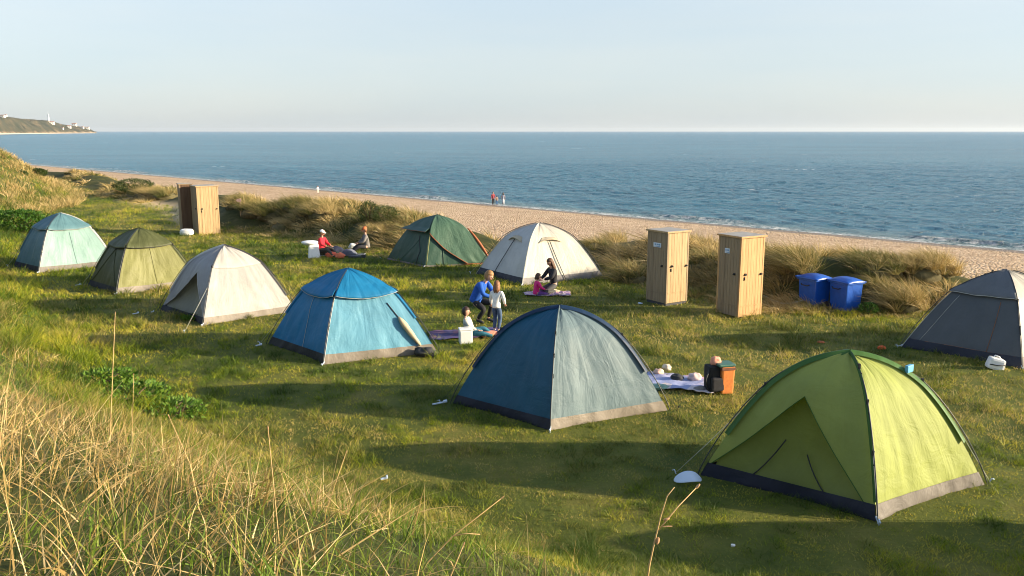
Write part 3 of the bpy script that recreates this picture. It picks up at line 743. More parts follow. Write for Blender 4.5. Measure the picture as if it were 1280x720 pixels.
stalk([RP(806, 745, D_), RP(812, 705, D_), RP(818, 678, D_), RP(826, 645, D_), RP(834, 620, D_), RP(843, 609, D_)], .0055, 'dry stalk with brown seed heads rising from the bottom edge right of centre',
      [(RP(822, 676, D_), .020, .010, (.2, 0, 1)), (RP(833, 649, D_), .016, .007, (1, 0, .25)), (RP(834, 658, D_), .026, .0035, (1, 0, .05)), (RP(872, 608, D_ + .1), .018, .007, (1, 0, 1.2))], [(RP(822, 664, D_), RP(872, 608, D_ + .1))])
def gstalk(bx, by, tx, ty, lab, r=.004, mid=0, fork=None):
    g = ground_pt(bx, by); t = RP(tx, ty, g.y); m_ = (g + t) / 2 + Vector((mid, 0, 0))
    hd = [(t, .012, .003, (t - m_))]
    stalk([g - Vector((0, 0, .05)), g * .7 + m_ * .3, m_, t], r, lab, hd, [(m_, RP(fork[0], fork[1], g.y))] if fork else ())
gstalk(137, 560, 144, 391, 'tallest thin dry stalk standing upright at the left of the bank', .007)
gstalk(165, 560, 167, 468, 'shorter upright stalk just right of the tallest stalk', .005)
gstalk(250, 640, 211, 520, 'bent straw stalk crossing the middle of the bank', .005, .03)
gstalk(520, 720, 628, 622, 'thin stalk leaning right left of the centre bottom', .0045, -.03, (600, 668))
gstalk(350, 690, 335, 535, 'thin straw stalk in front of the blue tent shadow', .0045, .0)
gstalk(404, 650, 433, 565, 'thin stalk leaning right at the bank toe', .0045)
gstalk(555, 740, 580, 680, 'forked reddish stalk at the bottom edge', .005, .0, (560, 700))

# ------------------------------------------------------------------ tents
class Tent:
    def __init__(s, name_lab, pL, pF, pR, top_py, n=2.25, group='dome tents pitched on the field', pk=.5):
        L, F, Rr = (G(*p) if len(p) == 2 else Vector(p) for p in (pL, pF, pR))
        B = L + Rr - F; c = (L + F + Rr + B) / 4
        s.c = c; s.K = [p - c for p in (L, F, Rr, B)]; s.n = n; s.pk = pk
        apx = None
        s.H = zat(640, top_py, 1) if False else None
        # height from the top pixel row at the tent's centre
        d = ray(640 + FPX * c.x / (c.y * 1.0), top_py); s.H = CAMH + d.z * c.y / d.y
        s.root = empty('dome_tent', (c.x, c.y, 0), 0, name_lab, 'tent', group)
        s.seed = random.uniform(0, 50); s.push = [None] * 4; s.sag = .11
    def rho(s, t): return math.cos(min(max(t, 0), 1) * math.pi / 2)
    def drop(s, r):
        p = .26 * r / .52 if r < .52 else .26 + .74 * (r - .52) / .48
        q = .5 * (1 + math.tanh((r - .52) * 9)); p = p + .02 * (1 - abs(2 * q - 1))
        return (1 - s.pk) * r ** s.n + s.pk * p
    def zf(s, t): return 1 - s.drop(s.rho(t))
    def t_of(s, z):
        a, b = 0.0, 1.0
        for _ in range(30):
            m_ = (a + b) / 2
            if s.zf(m_) < z: a = m_
            else: b = m_
        return (a + b) / 2
    def pole(s, i, t, off=0):
        r = s.rho(t); k = s.K[i % 4]; o = k.normalized() * off * (1 - .7 * t) + Vector((0, 0, off * (.25 + .75 * t)))
        return Vector((k.x * r, k.y * r, s.H * s.zf(t))) + o
    def pt(s, i, v, t, off=0):
        a, b_ = s.pole(i, t), s.pole(i + 1, t); p = a.lerp(b_, v)
        e = (s.K[(i + 1) % 4] - s.K[i % 4]).normalized(); out = Vector((e.y, -e.x, 0))
        z = s.zf(t); nr = (out * (1 - .65 * z) + Vector((0, 0, .35 + .65 * z))).normalized()
        bell = 4 * v * (1 - v)
        w = -s.sag * bell * (1 - t) * (1 + .3 * math.sin(s.seed + i))
        w += .03 * bell * math.sin(math.pi * min(1, t))
        fade = (1 - z) ** 1.5
        w += fade * .008 * math.sin(26 * v + 9 * mnoise.noise(Vector((v * 2 + s.seed, z * 2, i)))) * min(1, bell * 3) * (.3 + 1.2 * abs(mnoise.noise(Vector((v * 3, z * 3, s.seed)))))
        w += .030 * (mnoise.noise(Vector((v * 3.2 + s.seed, t * 3.2, i * 7))) ) * min(1, bell * 2)
        w += .012 * (mnoise.noise(Vector((v * 11 + s.seed, t * 5, i * 7)))) * min(1, bell * 2)
        P = s.push[i]
        if P: w += P[2] * math.exp(-((v - P[0]) / .34) ** 2) * math.exp(-((z - P[1]) / (.22 if z > P[1] else .45)) ** 2) * min(1, bell * 1.5)
        return p + nr * (w + off)
    def patch(s, bm, i, t0, t1, lo=0.0, hi=1.0, off=0, nv=34, nt_=30, uvl=None, mi=0, bow=0):
        lo_ = lo if callable(lo) else (lambda t: lo); hi_ = hi if callable(hi) else (lambda t: hi)
        g = []
        for a in range(nt_ + 1):
            row = []
            for b_ in range(nv + 1):
                t = t0 + (t1 - t0) * a / nt_
                v = lo_(t) + (hi_(t) - lo_(t)) * b_ / nv
                tt = t + bow * 4 * v * (1 - v) * (1 - a / nt_)
                row.append((bm.verts.new(s.pt(i, v, tt, off(v, tt) if callable(off) else off)), v + i, tt))
            g.append(row)
        for a in range(nt_):
            for b_ in range(nv):
                q_ = (g[a][b_], g[a][b_ + 1], g[a + 1][b_ + 1], g[a + 1][b_])
                try: f = bm.faces.new([k[0] for k in q_])
                except ValueError: continue
                f.smooth = True; f.material_index = mi
                for lp, k in zip(f.loops, q_): lp[uvl].uv = (k[1], k[2])
    def mk(s, name, fn, mat, thick=0):
        bm = bmesh.new(); uvl = bm.loops.layers.uv.new('UVMap'); fn(bm, uvl)
        bmesh.ops.remove_doubles(bm, verts=bm.verts[:], dist=.0008)
        o = bm_obj(name, bm, mat, s.root)
        if thick:
            md = o.modifiers.new('cloth_thickness', 'SOLIDIFY'); md.thickness = thick; md.offset = -1
        return o
    def skirt(s, mats, zs=.085, lift=(0, 0, 0, 0)):
        ts = s.t_of(zs); s.ts = ts
        for i in range(4):
            s.mk('skirt', lambda bm, uv: s.patch(bm, i, 0, ts + .006, off=lambda v, t: .012 - .02 * 0, nv=40, nt_=5, uvl=uv, bow=.0), mats[i])
    def panels(s, mats, names=('side_panel',) * 4, skip=()):
        for i in range(4):
            if i in skip: continue
            s.mk(names[i], lambda bm, uv: s.patch(bm, i, s.ts, 1, nv=40, nt_=44, uvl=uv), mats[i])
    def open_face(s, i, fly, inner, vm, zm, va, vb, push, trim, zips=((.3, .8), (.75, .6))):
        s.push[i] = (vm, zm, push); tm = s.t_of(zm)
        def ln_(t, v0): z = s.zf(t); z0 = s.zf(s.ts); k = min(1, max(0, (z - z0) / (zm - z0))); r0, r1, r = s.rho(s.ts), s.rho(tm), s.rho(t); return .5 + ((v0 - .5) * r0 * (1 - k) + (vm - .5) * r1 * k) / r
        def a_(t): return max(.008, ln_(t, va))
        def b_(t): return min(.985, ln_(t, vb))
        def fn(bm, uv):
            s.patch(bm, i, s.ts, tm, 0, a_, nv=14, nt_=26, uvl=uv)
            s.patch(bm, i, s.ts, tm, b_, 1, nv=26, nt_=26, uvl=uv)
            s.patch(bm, i, tm, 1, 0, 1, nv=40, nt_=20, uvl=uv)
        s.mk('door_fly', fn, fly)
        bm = bmesh.new()
        tube(bm, [s.pt(i, a_(t), t, .004) for t in np.linspace(s.ts, tm, 14)] + [s.pt(i, b_(t), t, .004) for t in np.linspace(tm, s.ts, 14)][1:], .006, 5)
        bm_obj('door_edging', bm, trim, s.root)
        P = s.push[i]; s.push[i] = None
        s.mk('inner_wall', lambda bm, uv: s.patch(bm, i, s.ts * .9, s.t_of(.85), .04, .98, off=lambda v, t: -.03 - .16 * math.sin(math.pi * min(1, s.zf(t) / .8)) * 4 * v * (1 - v), nv=24, nt_=20, uvl=uv), inner)
        for v0, z1 in zips:
            bm = bmesh.new(); tz = s.t_of(z1)
            tube(bm, [s.pt(i, v0 + (vm - v0) * .6 * k / 10, s.ts + (tz - s.ts) * k / 10, -.02 - .13 * math.sin(math.pi * min(1, s.zf(s.ts + (tz - s.ts) * k / 10) / .8)) * 4 * v0 * (1 - v0)) for k in range(11)], .009, 5)
            bm_obj('zip', bm, M['black'], s.root)
        s.push[i] = P
    def cap(s, mat, zc, faces=(0, 1, 2, 3), off=.03, flare=.05, trim=None, bow=-.02):
        tc = s.t_of(zc)
        def fn(bm, uv):
            for i in faces:
                s.patch(bm, i, tc, 1, off=lambda v, t: off + flare * max(0, 1 - (t - tc) / .1), nv=30, nt_=22, uvl=uv, bow=bow)
        s.mk('fly_cap', fn, mat, .006)
        if trim:
            bm = bmesh.new()
            for i in faces:
                if i in (0, 1): tube(bm, [s.pt(i, v, tc + bow * 4 * v * (1 - v), off + flare) for v in np.linspace(0, 1, 20)], .006, 5)
            bm_obj('cap_edging', bm, trim, s.root)
    def poles(s, sleeve_mat=None, z0=.30, r=.011, wide=.03, seam=None, idx=(0, 1, 2, 3), mat='pole'):
        for i in idx:
            bm = bmesh.new(); tube(bm, [s.pole(i, t, .035 + .045 * math.sin(math.pi * min(1, t / .75))) for t in np.linspace(0.0, .97, 26)], r * .75, 6)
            bm_obj('pole', bm, M[mat], s.root)
        if sleeve_mat:
            for i in idx:
                t0 = s.t_of(z0); bm = bmesh.new(); uvl = bm.loops.layers.uv.new('UVMap')
                k = s.K[i].normalized(); side = Vector((-k.y, k.x, 0)); g = []
                for t in np.linspace(t0, 1, 24):
                    p = s.pole(i, t, .045); q_ = s.pole(i, t, -.005); w = side * wide
                    g.append([bm.verts.new(x_) for x_ in (q_ - w * 1.3, p - w * .25, p + w * .25, q_ + w * 1.3)])
                for a, b_ in zip(g, g[1:]):
                    for j in range(3): bm.faces.new((a[j], a[j + 1], b_[j + 1], b_[j])).smooth = True
                bm_obj('pole_sleeve', bm, sleeve_mat, s.root)
        if seam:
            for i in idx:
                bm = bmesh.new(); tube(bm, [s.pole(i, t, .012) for t in np.linspace(0.02, 1, 26)], .008, 5); bm_obj('seam_tape', bm, seam, s.root)
    def clips(s, i, zs):
        for z in zs:
            t = s.t_of(z); p = s.pole(i, t, .05); bm = bmesh.new()
            box(bm, p, (.028, .028, .07)); tube(bm, [p, s.pole(i, t - .03, .03), s.pole(i, t - .05, .05)], .007, 5)
            bm_obj('pole_clip', bm, M['black'], s.root)
    def guy(s, i, z=.45, out=.45, cord='cord', side=0.0, peg='peg', r=.0045):
        k = s.K[i].normalized(); q_ = Vector((-k.y, k.x, 0))
        a = s.pole(i, s.t_of(z), .05); g_ = Vector((s.K[i].x, s.K[i].y, 0)) + k * out + q_ * side
        g_.z = .02
        bm = bmesh.new(); tube(bm, [a, a.lerp(g_, .5) - Vector((0, 0, .01)), g_], r, 4); o = bm_obj('guy_line', bm, M[cord], s.root)
        bm = bmesh.new(); tube(bm, [g_ + Vector((0, 0, -.08)) - k * .03, g_ + Vector((0, 0, .05)) + k * .02, g_ + k * .05 + Vector((0, 0, .035))], .009, 6); bm_obj('peg', bm, M[peg], o)
    def corner(s, i, peg='peg'):
        k = s.K[i]; u_ = k.normalized(); p = Vector((k.x, k.y, 0)) + u_ * .03
        bm = bmesh.new(); tube(bm, [p - u_ * .05 + Vector((0, 0, .06)), p + u_ * .05 + Vector((0, 0, .02))], .012, 5)
        tube(bm, [p + u_ * .05 + Vector((0, 0, -.06)), p + u_ * .07 + Vector((0, 0, .05)), p + u_ * .10 + Vector((0, 0, .045))], .011, 6); bm_obj('corner_peg', bm, M[peg], s.root)
    def line(s, i, pts, mat, r=.008, name='seam', off=.006):
        P = []
        for (v0, z0), (v1, z1) in zip(pts, pts[1:]):
            for k in range(9):
                f = k / 8; P.append(s.pt(i, v0 + (v1 - v0) * f, s.t_of(z0 + (z1 - z0) * f), off))
        bm = bmesh.new(); tube(bm, P, r, 5); return bm_obj(name, bm, mat, s.root)

skD = fabric('skirt_dark', (.022, .025, .032), .05); skN = fabric('skirt_black_blue', (.018, .022, .04), .05)
skG = fabric('skirt_grey', (.15, .135, .12), .06, dirt=.25); skT = fabric('skirt_taupe', (.21, .18, .145), .06, dirt=.25)
trimd = simple('trim_dark', (.04, .04, .045), .7); trimp = simple('trim_pale', (.45, .45, .42), .7)
# lime green tent, right foreground
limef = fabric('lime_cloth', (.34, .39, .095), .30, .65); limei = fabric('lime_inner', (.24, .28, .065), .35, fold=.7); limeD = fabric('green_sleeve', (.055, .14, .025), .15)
t = Tent('lime green tent with an open triangular door, nearest to the viewer', (876, 594), (1095, 652), (1230, 607), 441, pk=.2)
t.skirt((skN, skG, skG, skD), .10)
t.open_face(0, limef, limei, .45, .66, .015, .94, .17, limeD, ((.27, .42), (.70, .35)))
t.panels((limef,) * 4, ('x', 'front_panel', 'back_panel', 'side_panel'), skip=(0,))
t.poles(limeD, .34, wide=.05, idx=(0, 2, 3)); t.poles(limeD, .12, wide=.014, idx=(1,))
t.clips(1, (.93, .73, .42)); t.clips(0, (.72,)); t.clips(2, (.78,)); t.corner(1)
t.guy(0, .5, .35); t.guy(2, .48, .12, side=.1); t.guy(1, .42, .06, r=.006)
bm = bmesh.new(); p_ = t.pole(2, t.t_of(.86), .07); box(bm, p_, (.16, .05, .10), R(40)); bm_obj('blue_tag', bm, simple('blue_tag', (.10, .35, .55), .5), t.root, bevel=.01)
# navy tent, centre
navy = fabric('navy_cloth', (.014, .10, .18), .14, .5); navl = fabric('navy_cloth_sun_tone', (.115, .17, .19), .10, .6); navs = fabric('navy_sleeve', (.008, .03, .075), .06)  # paler copy carries sun sheen on the navy cloth in its colour
t = Tent('dark navy tent, right side coloured paler as if catching sun, middle of front row', (566, 505), (688, 538), (834, 513), 384, pk=.22)
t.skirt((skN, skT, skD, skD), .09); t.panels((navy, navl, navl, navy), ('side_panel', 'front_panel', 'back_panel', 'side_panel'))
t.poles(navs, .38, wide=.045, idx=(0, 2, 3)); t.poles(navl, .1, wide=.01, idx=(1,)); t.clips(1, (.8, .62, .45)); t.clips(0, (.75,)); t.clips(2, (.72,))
t.guy(0, .52, .22, 'cordd'); t.guy(2, .5, .18, 'cordd', side=.05, peg='black'); t.corner(1)
# bright blue tent
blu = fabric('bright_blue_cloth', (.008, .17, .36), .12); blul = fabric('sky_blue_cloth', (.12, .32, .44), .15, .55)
t = Tent('bright blue tent with a sky blue front, beige flap rolled at its right', (335, 431), (405, 456), (547, 441), 337)
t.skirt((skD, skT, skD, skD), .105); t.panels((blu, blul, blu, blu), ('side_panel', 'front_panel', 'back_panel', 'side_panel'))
t.cap(blu, .71, trim=trimp, off=.03, flare=.06, bow=-.03)
t.poles(blu, .42, wide=.02, idx=(0, 2, 3)); t.poles(None, idx=(1,), seam=trimp); t.clips(1, (.69, .42)); t.clips(2, (.72,)); t.guy(0, .45, .2); t.guy(2, .5, .12, 'cordd', peg='black'); t.corner(1)
t.line(0, [(.55, .09), (.5, .45), (.42, .68)], trimp, .004)
t.line(1, [(.76, .62), (.83, .36), (.86, .13)], M['black'], .012, 'door_zip')
bm = bmesh.new(); P = [t.pt(1, .80 + .08 * k / 9, t.t_of(.44 - .34 * k / 9), .05) for k in range(10)]
tube(bm, P, [.02, .05, .065, .07, .06, .065, .055, .045, .04, .02], 10); bm_obj('rolled_flap', bm, fabric('rolled_beige', (.50, .40, .26), .05), t.root)
# cream tent
crm = fabric('cream_cloth', (.38, .37, .35), .15); crs = fabric('grey_cream_cloth', (.34, .34, .34), .2); cri = fabric('cream_inner', (.27, .27, .21), .3)
t = Tent('cream tent with its left flap open, a guy line running towards the viewer', (200, 389), (254, 407), (371, 390), 307, 2.3, pk=.6)
t.skirt((skN, skT, skD, skD), .095)
t.open_face(0, crs, cri, .62, .62, .02, .96, .12, trimp, ())
t.panels((crs, crm, crm, crs), ('x', 'front_panel', 'back_panel', 'side_panel'), skip=(0,))
t.cap(fabric('pale_grey_cap', (.47, .45, .41), .15), .74, (1,), .012, 0)
t.poles(trimp, .3, wide=.02, idx=(0, 3)); t.poles(None, idx=(1,)); t.poles(trimd, .25, wide=.016, idx=(2,)); t.clips(1, (.74, .45, .4)); t.guy(1, .5, .75, side=-.15); t.guy(2, .6, .25, 'cordd'); t.corner(1)
# olive tent
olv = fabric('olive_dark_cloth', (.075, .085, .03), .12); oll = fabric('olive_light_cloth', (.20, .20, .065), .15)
t = Tent('olive tent with dark fly cap, second from the left', (110, 357), (146, 368), (249, 356), 286, 2.3)
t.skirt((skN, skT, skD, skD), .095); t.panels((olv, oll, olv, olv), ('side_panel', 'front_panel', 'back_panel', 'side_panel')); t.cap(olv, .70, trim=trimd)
t.poles(olv, .3, wide=.02, idx=(0, 2, 3)); t.poles(None, idx=(1,), seam=trimd); t.clips(1, (.66, .35)); t.clips(2, (.7,)); t.guy(0, .3, .2); t.corner(1); t.line(1, [(.5, .1), (.5, .68)], oll, .007)
t.line(0, [(.04, .1), (.45, .7), (.9, .1)], olv, .012, 'flap_edge')
# teal tent
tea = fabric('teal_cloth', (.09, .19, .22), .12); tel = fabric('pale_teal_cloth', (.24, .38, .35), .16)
t = Tent('pale teal tent with blue-grey fly, leftmost and farthest of the tents', (17, 333), (49, 341), (146, 331), 267, 2.5)
t.skirt((skN, skG, skD, skD), .095); t.panels((tea, tel, tea, tea), ('side_panel', 'front_panel', 'back_panel', 'side_panel')); t.cap(tea, .72, trim=trimp)
t.poles(tea, .3, wide=.018, idx=(0, 3)); t.poles(None, idx=(1,), seam=trimp); t.poles(trimp, .3, wide=.02, idx=(2,)); t.clips(1, (.7, .35)); t.clips(2, (.7,)); t.guy(0, .3, .2); t.corner(1); t.line(1, [(.5, .1), (.48, .68)], tel, .007)
# grey tent, right edge
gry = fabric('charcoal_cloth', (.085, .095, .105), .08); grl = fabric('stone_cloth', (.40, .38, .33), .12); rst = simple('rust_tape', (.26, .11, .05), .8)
t = Tent('charcoal grey tent with a stone coloured side, cut by the right frame edge', (1127, 434), (1277, 461), (1372, 440), 338, 2.15, pk=.5)
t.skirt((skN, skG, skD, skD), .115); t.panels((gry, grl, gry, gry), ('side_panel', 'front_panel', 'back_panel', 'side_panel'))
t.cap(fabric('grey_cap', (.13, .14, .15), .08), .70, (0, 3), .03, .05, trimp, bow=0); t.poles(None, idx=(0, 2, 3), seam=trimp); t.poles(None, idx=(1,), seam=trimd)
t.line(0, [(.70, .12), (.77, .68)], rst, .006); t.line(0, [(.1, .12), (.16, .69)], trimp, .005); t.line(0, [(.02, .118), (.5, .122), (.98, .118)], rst, .006, 'skirt_piping'); t.clips(1, (.7, .42)); t.corner(0); t.corner(1); t.clips(0, (.96,))
# large white tent with vents
wht = fabric('white_cloth', (.52, .49, .42), .12); whs = fabric('white_shaded_side', (.50, .51, .50), .15); tanv = fabric('tan_vent', (.66, .58, .42), .35)  # second white is a copy with a cool shade tone in its colour
t = Tent('large off-white dome tent with two small vent hoods, behind the mother and child', (596, 342), (653, 357), (754, 347), 279, 2.35, pk=.4)
t.skirt((skN, fabric('skirt_mid', (.17, .16, .16), .05), skD, skD), .12); t.panels((whs, wht, wht, whs), ('side_panel', 'front_panel', 'back_panel', 'side_panel'))
for i, vc, wv in ((0, .45, .50), (1, .42, .50)):
    bm = bmesh.new(); uvl = bm.loops.layers.uv.new('UVMap'); g = []
    for a in range(7):
        row = []
        for b_ in range(15):
            v = vc + wv * (b_ / 14 - .5) * (1 - .35 * a / 6); arch = math.sin(math.pi * b_ / 14)
            z = .69 + .09 * a / 6 + .012 * arch
            row.append(bm.verts.new(t.pt(i, v, t.t_of(min(.97, z)), .01 + .13 * arch * (1 - a / 6) ** 1.2)))
        g.append(row)
    for a in range(6):
        for b_ in range(14): bm.faces.new((g[a][b_], g[a][b_ + 1], g[a + 1][b_ + 1], g[a + 1][b_])).smooth = True
    o = bm_obj('vent_hood', bm, tanv, t.root); md = o.modifiers.new('cloth_thickness', 'SOLIDIFY'); md.thickness = .012; md.offset = -1
    t.line(i, [(vc, .71), (vc + (.12 if i else -.12), .04)], M['pole'], .014, 'strut', .05)
t.poles(None, idx=(0, 2, 3), r=.013, seam=trimp); t.poles(None, idx=(1,), seam=trimp, mat='cord'); t.guy(0, .35, .22, 'cord'); t.guy(2, .4, .2, 'cordd'); t.corner(1)
# green tent with rust coloured edging
grn = fabric('bottle_green_cloth', (.065, .13, .085), .12); grd = fabric('deep_green_cloth', (.028, .075, .05), .12); rus = simple('rust_edging', (.30, .10, .04), .8); grb = fabric('green_cap_cloth', (.05, .105, .085), .12)
t = Tent('bottle green tent with rust orange edging and a crooked fly, beside the large white tent', (484, 324), (531, 334), (612, 330), 270, 2.6)
t.skirt((fabric('skirt_mauve', (.20, .16, .17), .05), skG, skD, skD), .03)
def slant(t_): k = (t.zf(t_) - .03) / .62; return max(0.0, .66 * (1 - k))
t.panels((grd, grd, grn, grd), ('side_panel', 'inner_panel', 'back_panel', 'side_panel'))
t.mk('fly_sheet', lambda bm, uv: t.patch(bm, 1, t.t_of(.03), 1, slant, 1.0, off=.07, nv=30, nt_=34, uvl=uv), grn, .01)
t.cap(grb, .60, (0, 3), .05, .20, rus, bow=.0)
bm = bmesh.new(); tube(bm, [t.pt(1, slant(x), x, .075) for x in np.linspace(t.t_of(.03), t.t_of(.65), 20)], .016, 6); bm_obj('rust_edging', bm, rus, t.root)
bm = bmesh.new(); tube(bm, [t.pole(2, x, .10) for x in np.linspace(.18, .62, 16)], [.02 + .035 * math.sin(math.pi * k / 15) for k in range(16)], 6); bm_obj('rust_flap', bm, fabric('rust_cloth', (.42, .14, .06), .15), t.root)
t.line(1, [(.02, .04), (.02, .66)], oll, .018, 'door_post', .04); t.line(1, [(.30, .03), (.30, .34)], grn, .012, 'inner_seam', .02); t.line(1, [(.6, .02), (1, .02)], rus, .02, 'hem', .05)
t.line(0, [(.75, .04), (.80, .30), (.66, .6)], M['black'], .014, 'door_zip'); t.line(0, [(.3, .05), (.7, .55)], grn, .008, 'seam')
t.guy(0, .3, .25, 'cordd'); t.corner(1, 'white'); t.guy(2, .5, .25, 'cordd')
# two tents whose shadows reach into the picture from the right
sand_c = fabric('sand_cloth', (.36, .30, .2), .12)
for lab, a, b_, c_, top in (('sand coloured tent standing just outside the right frame edge beyond the lime tent', (6.4, 8.45, 0), (8.1, 6.95, 0), (10.0, 8.25, 0), 1.85),):
    t = Tent(lab, a, b_, c_, 400); t.H = top
    t.skirt((skD,) * 4, .09); t.panels((sand_c,) * 4); t.poles(trimd, .3, wide=.02)

# ------------------------------------------------------------------ wooden toilet cabins
wA = wood('board_pale', (.30, .19, .085), (.50, .36, .19)); wB = wood('board_warm', (.36, .19, .07), (.58, .35, .15)); wG = wood('board_dull', (.20, .14, .08), (.34, .25, .15)); wD = wood('board_dark', (.09, .045, .02), (.17, .09, .045))  # dull boards are darker and greyer than the pale ones
roofm = simple('roof_felt', (.30, .29, .27), .8, .15, 6, .4); plm = simple('plinth', (.05, .05, .055), .8)
def planks(bm, w, h, n, axis_, pos, z0, th=.02, mi=0):
    pw = w / n
    for k in range(n):
        c0 = -w / 2 + pw * (k + .5); j = random.uniform(-.0015, .0015)
        if axis_ == 'y': box(bm, (c0, pos + j, z0 + h / 2), (pw - .007, th, h))
        else: box(bm, (pos + j, c0, z0 + h / 2), (th, pw - .007, h))
def cabin(loc, rz, w, h, lab, mL, mR, post, sign=None, plinth=True, knobs=True, dp=None):
    dp = dp or w
    rt = empty('toilet_cabin', loc, rz, lab, 'toilet cabin', 'wooden toilet cabins')
    z0 = .07 if plinth else .02; hb_ = h - .06
    bm = bmesh.new(); box(bm, (0, 0, (z0 + hb_) / 2), (w - .06, dp - .06, hb_ - z0 - .004)); bm_obj('core', bm, wD, rt)
    bm = bmesh.new(); planks(bm, w - .10, hb_ - z0 - .30, 7, 'y', -dp / 2 + .012, z0 + .29); bm_obj('front_boards', bm, mR, rt)
    bm = bmesh.new(); planks(bm, w - .10, .26, 7, 'y', -dp / 2 + .014, z0 + .008); box(bm, (0, -dp / 2 + .004, z0 + .278), (w - .1, .02, .02)); bm_obj('kick_panel', bm, mR, rt)
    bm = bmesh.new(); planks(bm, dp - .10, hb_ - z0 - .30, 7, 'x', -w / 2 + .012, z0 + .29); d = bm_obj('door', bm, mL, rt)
    bm = bmesh.new(); planks(bm, dp - .10, .26, 7, 'x', -w / 2 + .014, z0 + .008); box(bm, (-w / 2 + .004, 0, z0 + .278), (.02, dp - .1, .02)); bm_obj('kick_panel', bm, mL, rt)
    for sx_2, dd in ((1, dp), ):
        bm = bmesh.new(); planks(bm, dp - .10, hb_ - z0, 7, 'x', w / 2 - .012, z0); bm_obj('side_boards', bm, mR, rt)
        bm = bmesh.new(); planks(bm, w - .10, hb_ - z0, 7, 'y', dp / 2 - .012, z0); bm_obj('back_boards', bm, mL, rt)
    for a in (-1, 1):
        for b_ in (-1, 1):
            bm = bmesh.new(); box(bm, (a * (w / 2 - .022), b_ * (dp / 2 - .022), (z0 + hb_) / 2), (.05, .05, hb_ - z0 - .002)); bm_obj('corner_post', bm, post, rt, bevel=.004)
    bm = bmesh.new(); box(bm, (0, 0, h - .03), (w + .05, dp + .05, .04)); bm_obj('roof', bm, roofm, rt, bevel=.006)
    bm = bmesh.new()
    for a in (-1, 1):
        box(bm, (0, a * (dp / 2 + .033), h - .036), (w + .084, .016, .045)); box(bm, (a * (w / 2 + .033), 0, h - .036), (.016, dp + .05, .045))
    bm_obj('fascia', bm, wA if mR is wA else post, rt)
    if plinth:
        bm = bmesh.new(); box(bm, (0, 0, .033), (w - .03, dp - .03, .07)); bm_obj('plinth', bm, plm, rt)
    if knobs:
        def knob(x, y, z, s_=.05, par=rt, ax=0):
            bm = bmesh.new(); box(bm, (x, y, z), (.03 if ax else s_, s_ if ax else .03, s_ * 1.2)); tube(bm, [(x, y, z), (x - (.05 if ax else 0), y - (0 if ax else .05), z)], .014, 8)
            bm_obj('handle', bm, M['black'], par, bevel=0)
        knob(-w * .28, -dp / 2 - .01, h * .53); knob(w * .40, -dp / 2 - .01, h * .52, .045)
        knob(-w / 2 - .01, -dp * .26, h * .53, .05, rt, 1)
        bm = bmesh.new(); tube(bm, [(-w * .31, -dp / 2 - .012, h * .50), (-w * .31, -dp / 2 - .012, h * .46)], .014, 8); bm_obj('bolt', bm, M['black'], rt)
    if sign:
        sw, sh, y0 = sign
        bm = bmesh.new(); box(bm, (-w / 2 - .006, y0, h * .80), (.012, sw, sh)); sp = bm_obj('sign_plate', bm, simple('sign_white', (.62, .68, .75), .4, .03, 4, 0), rt, bevel=.003)
        bm = bmesh.new()
        for k, (a, b_, ww, hh) in enumerate(((-.28, .12, .22, .34), (-.02, .12, .14, .34), (.24, .12, .18, .34), (-.1, -.3, .6, .14))): box(bm, (-w / 2 - .0145, y0 + a * sw, h * .80 + b_ * sh), (.004, ww * sw, hh * sh))
        bm_obj('sign_print', bm, simple('sign_print', (.16, .28, .45), .5, .03, 4, 0), sp)
    return rt
def cab_at(px, py, w, rz, h, *a, dp=None, **k):
    """the near corner stands at the pixel"""
    g = G(px, py); D2 = dp or w; off = Matrix.Rotation(rz, 3, 'Z') @ Vector((-w / 2, -D2 / 2, 0))
    return cabin((g.x - off.x, g.y - off.y, 0), rz, w, h, *a, dp=dp, **k)
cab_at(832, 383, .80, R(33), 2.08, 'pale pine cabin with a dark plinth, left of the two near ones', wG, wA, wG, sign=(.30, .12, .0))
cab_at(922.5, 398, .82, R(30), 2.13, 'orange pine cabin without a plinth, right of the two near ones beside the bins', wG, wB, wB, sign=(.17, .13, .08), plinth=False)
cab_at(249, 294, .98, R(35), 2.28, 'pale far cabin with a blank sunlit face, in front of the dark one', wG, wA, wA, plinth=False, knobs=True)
cab_at(227.5, 291.5, .60, R(28), 2.34, 'far cabin with boards coloured dark as if shaded, half hidden by the pale one', wG, wD, wG, plinth=False, knobs=False)  # front boards coloured dark for the shade cast by the pale cabin

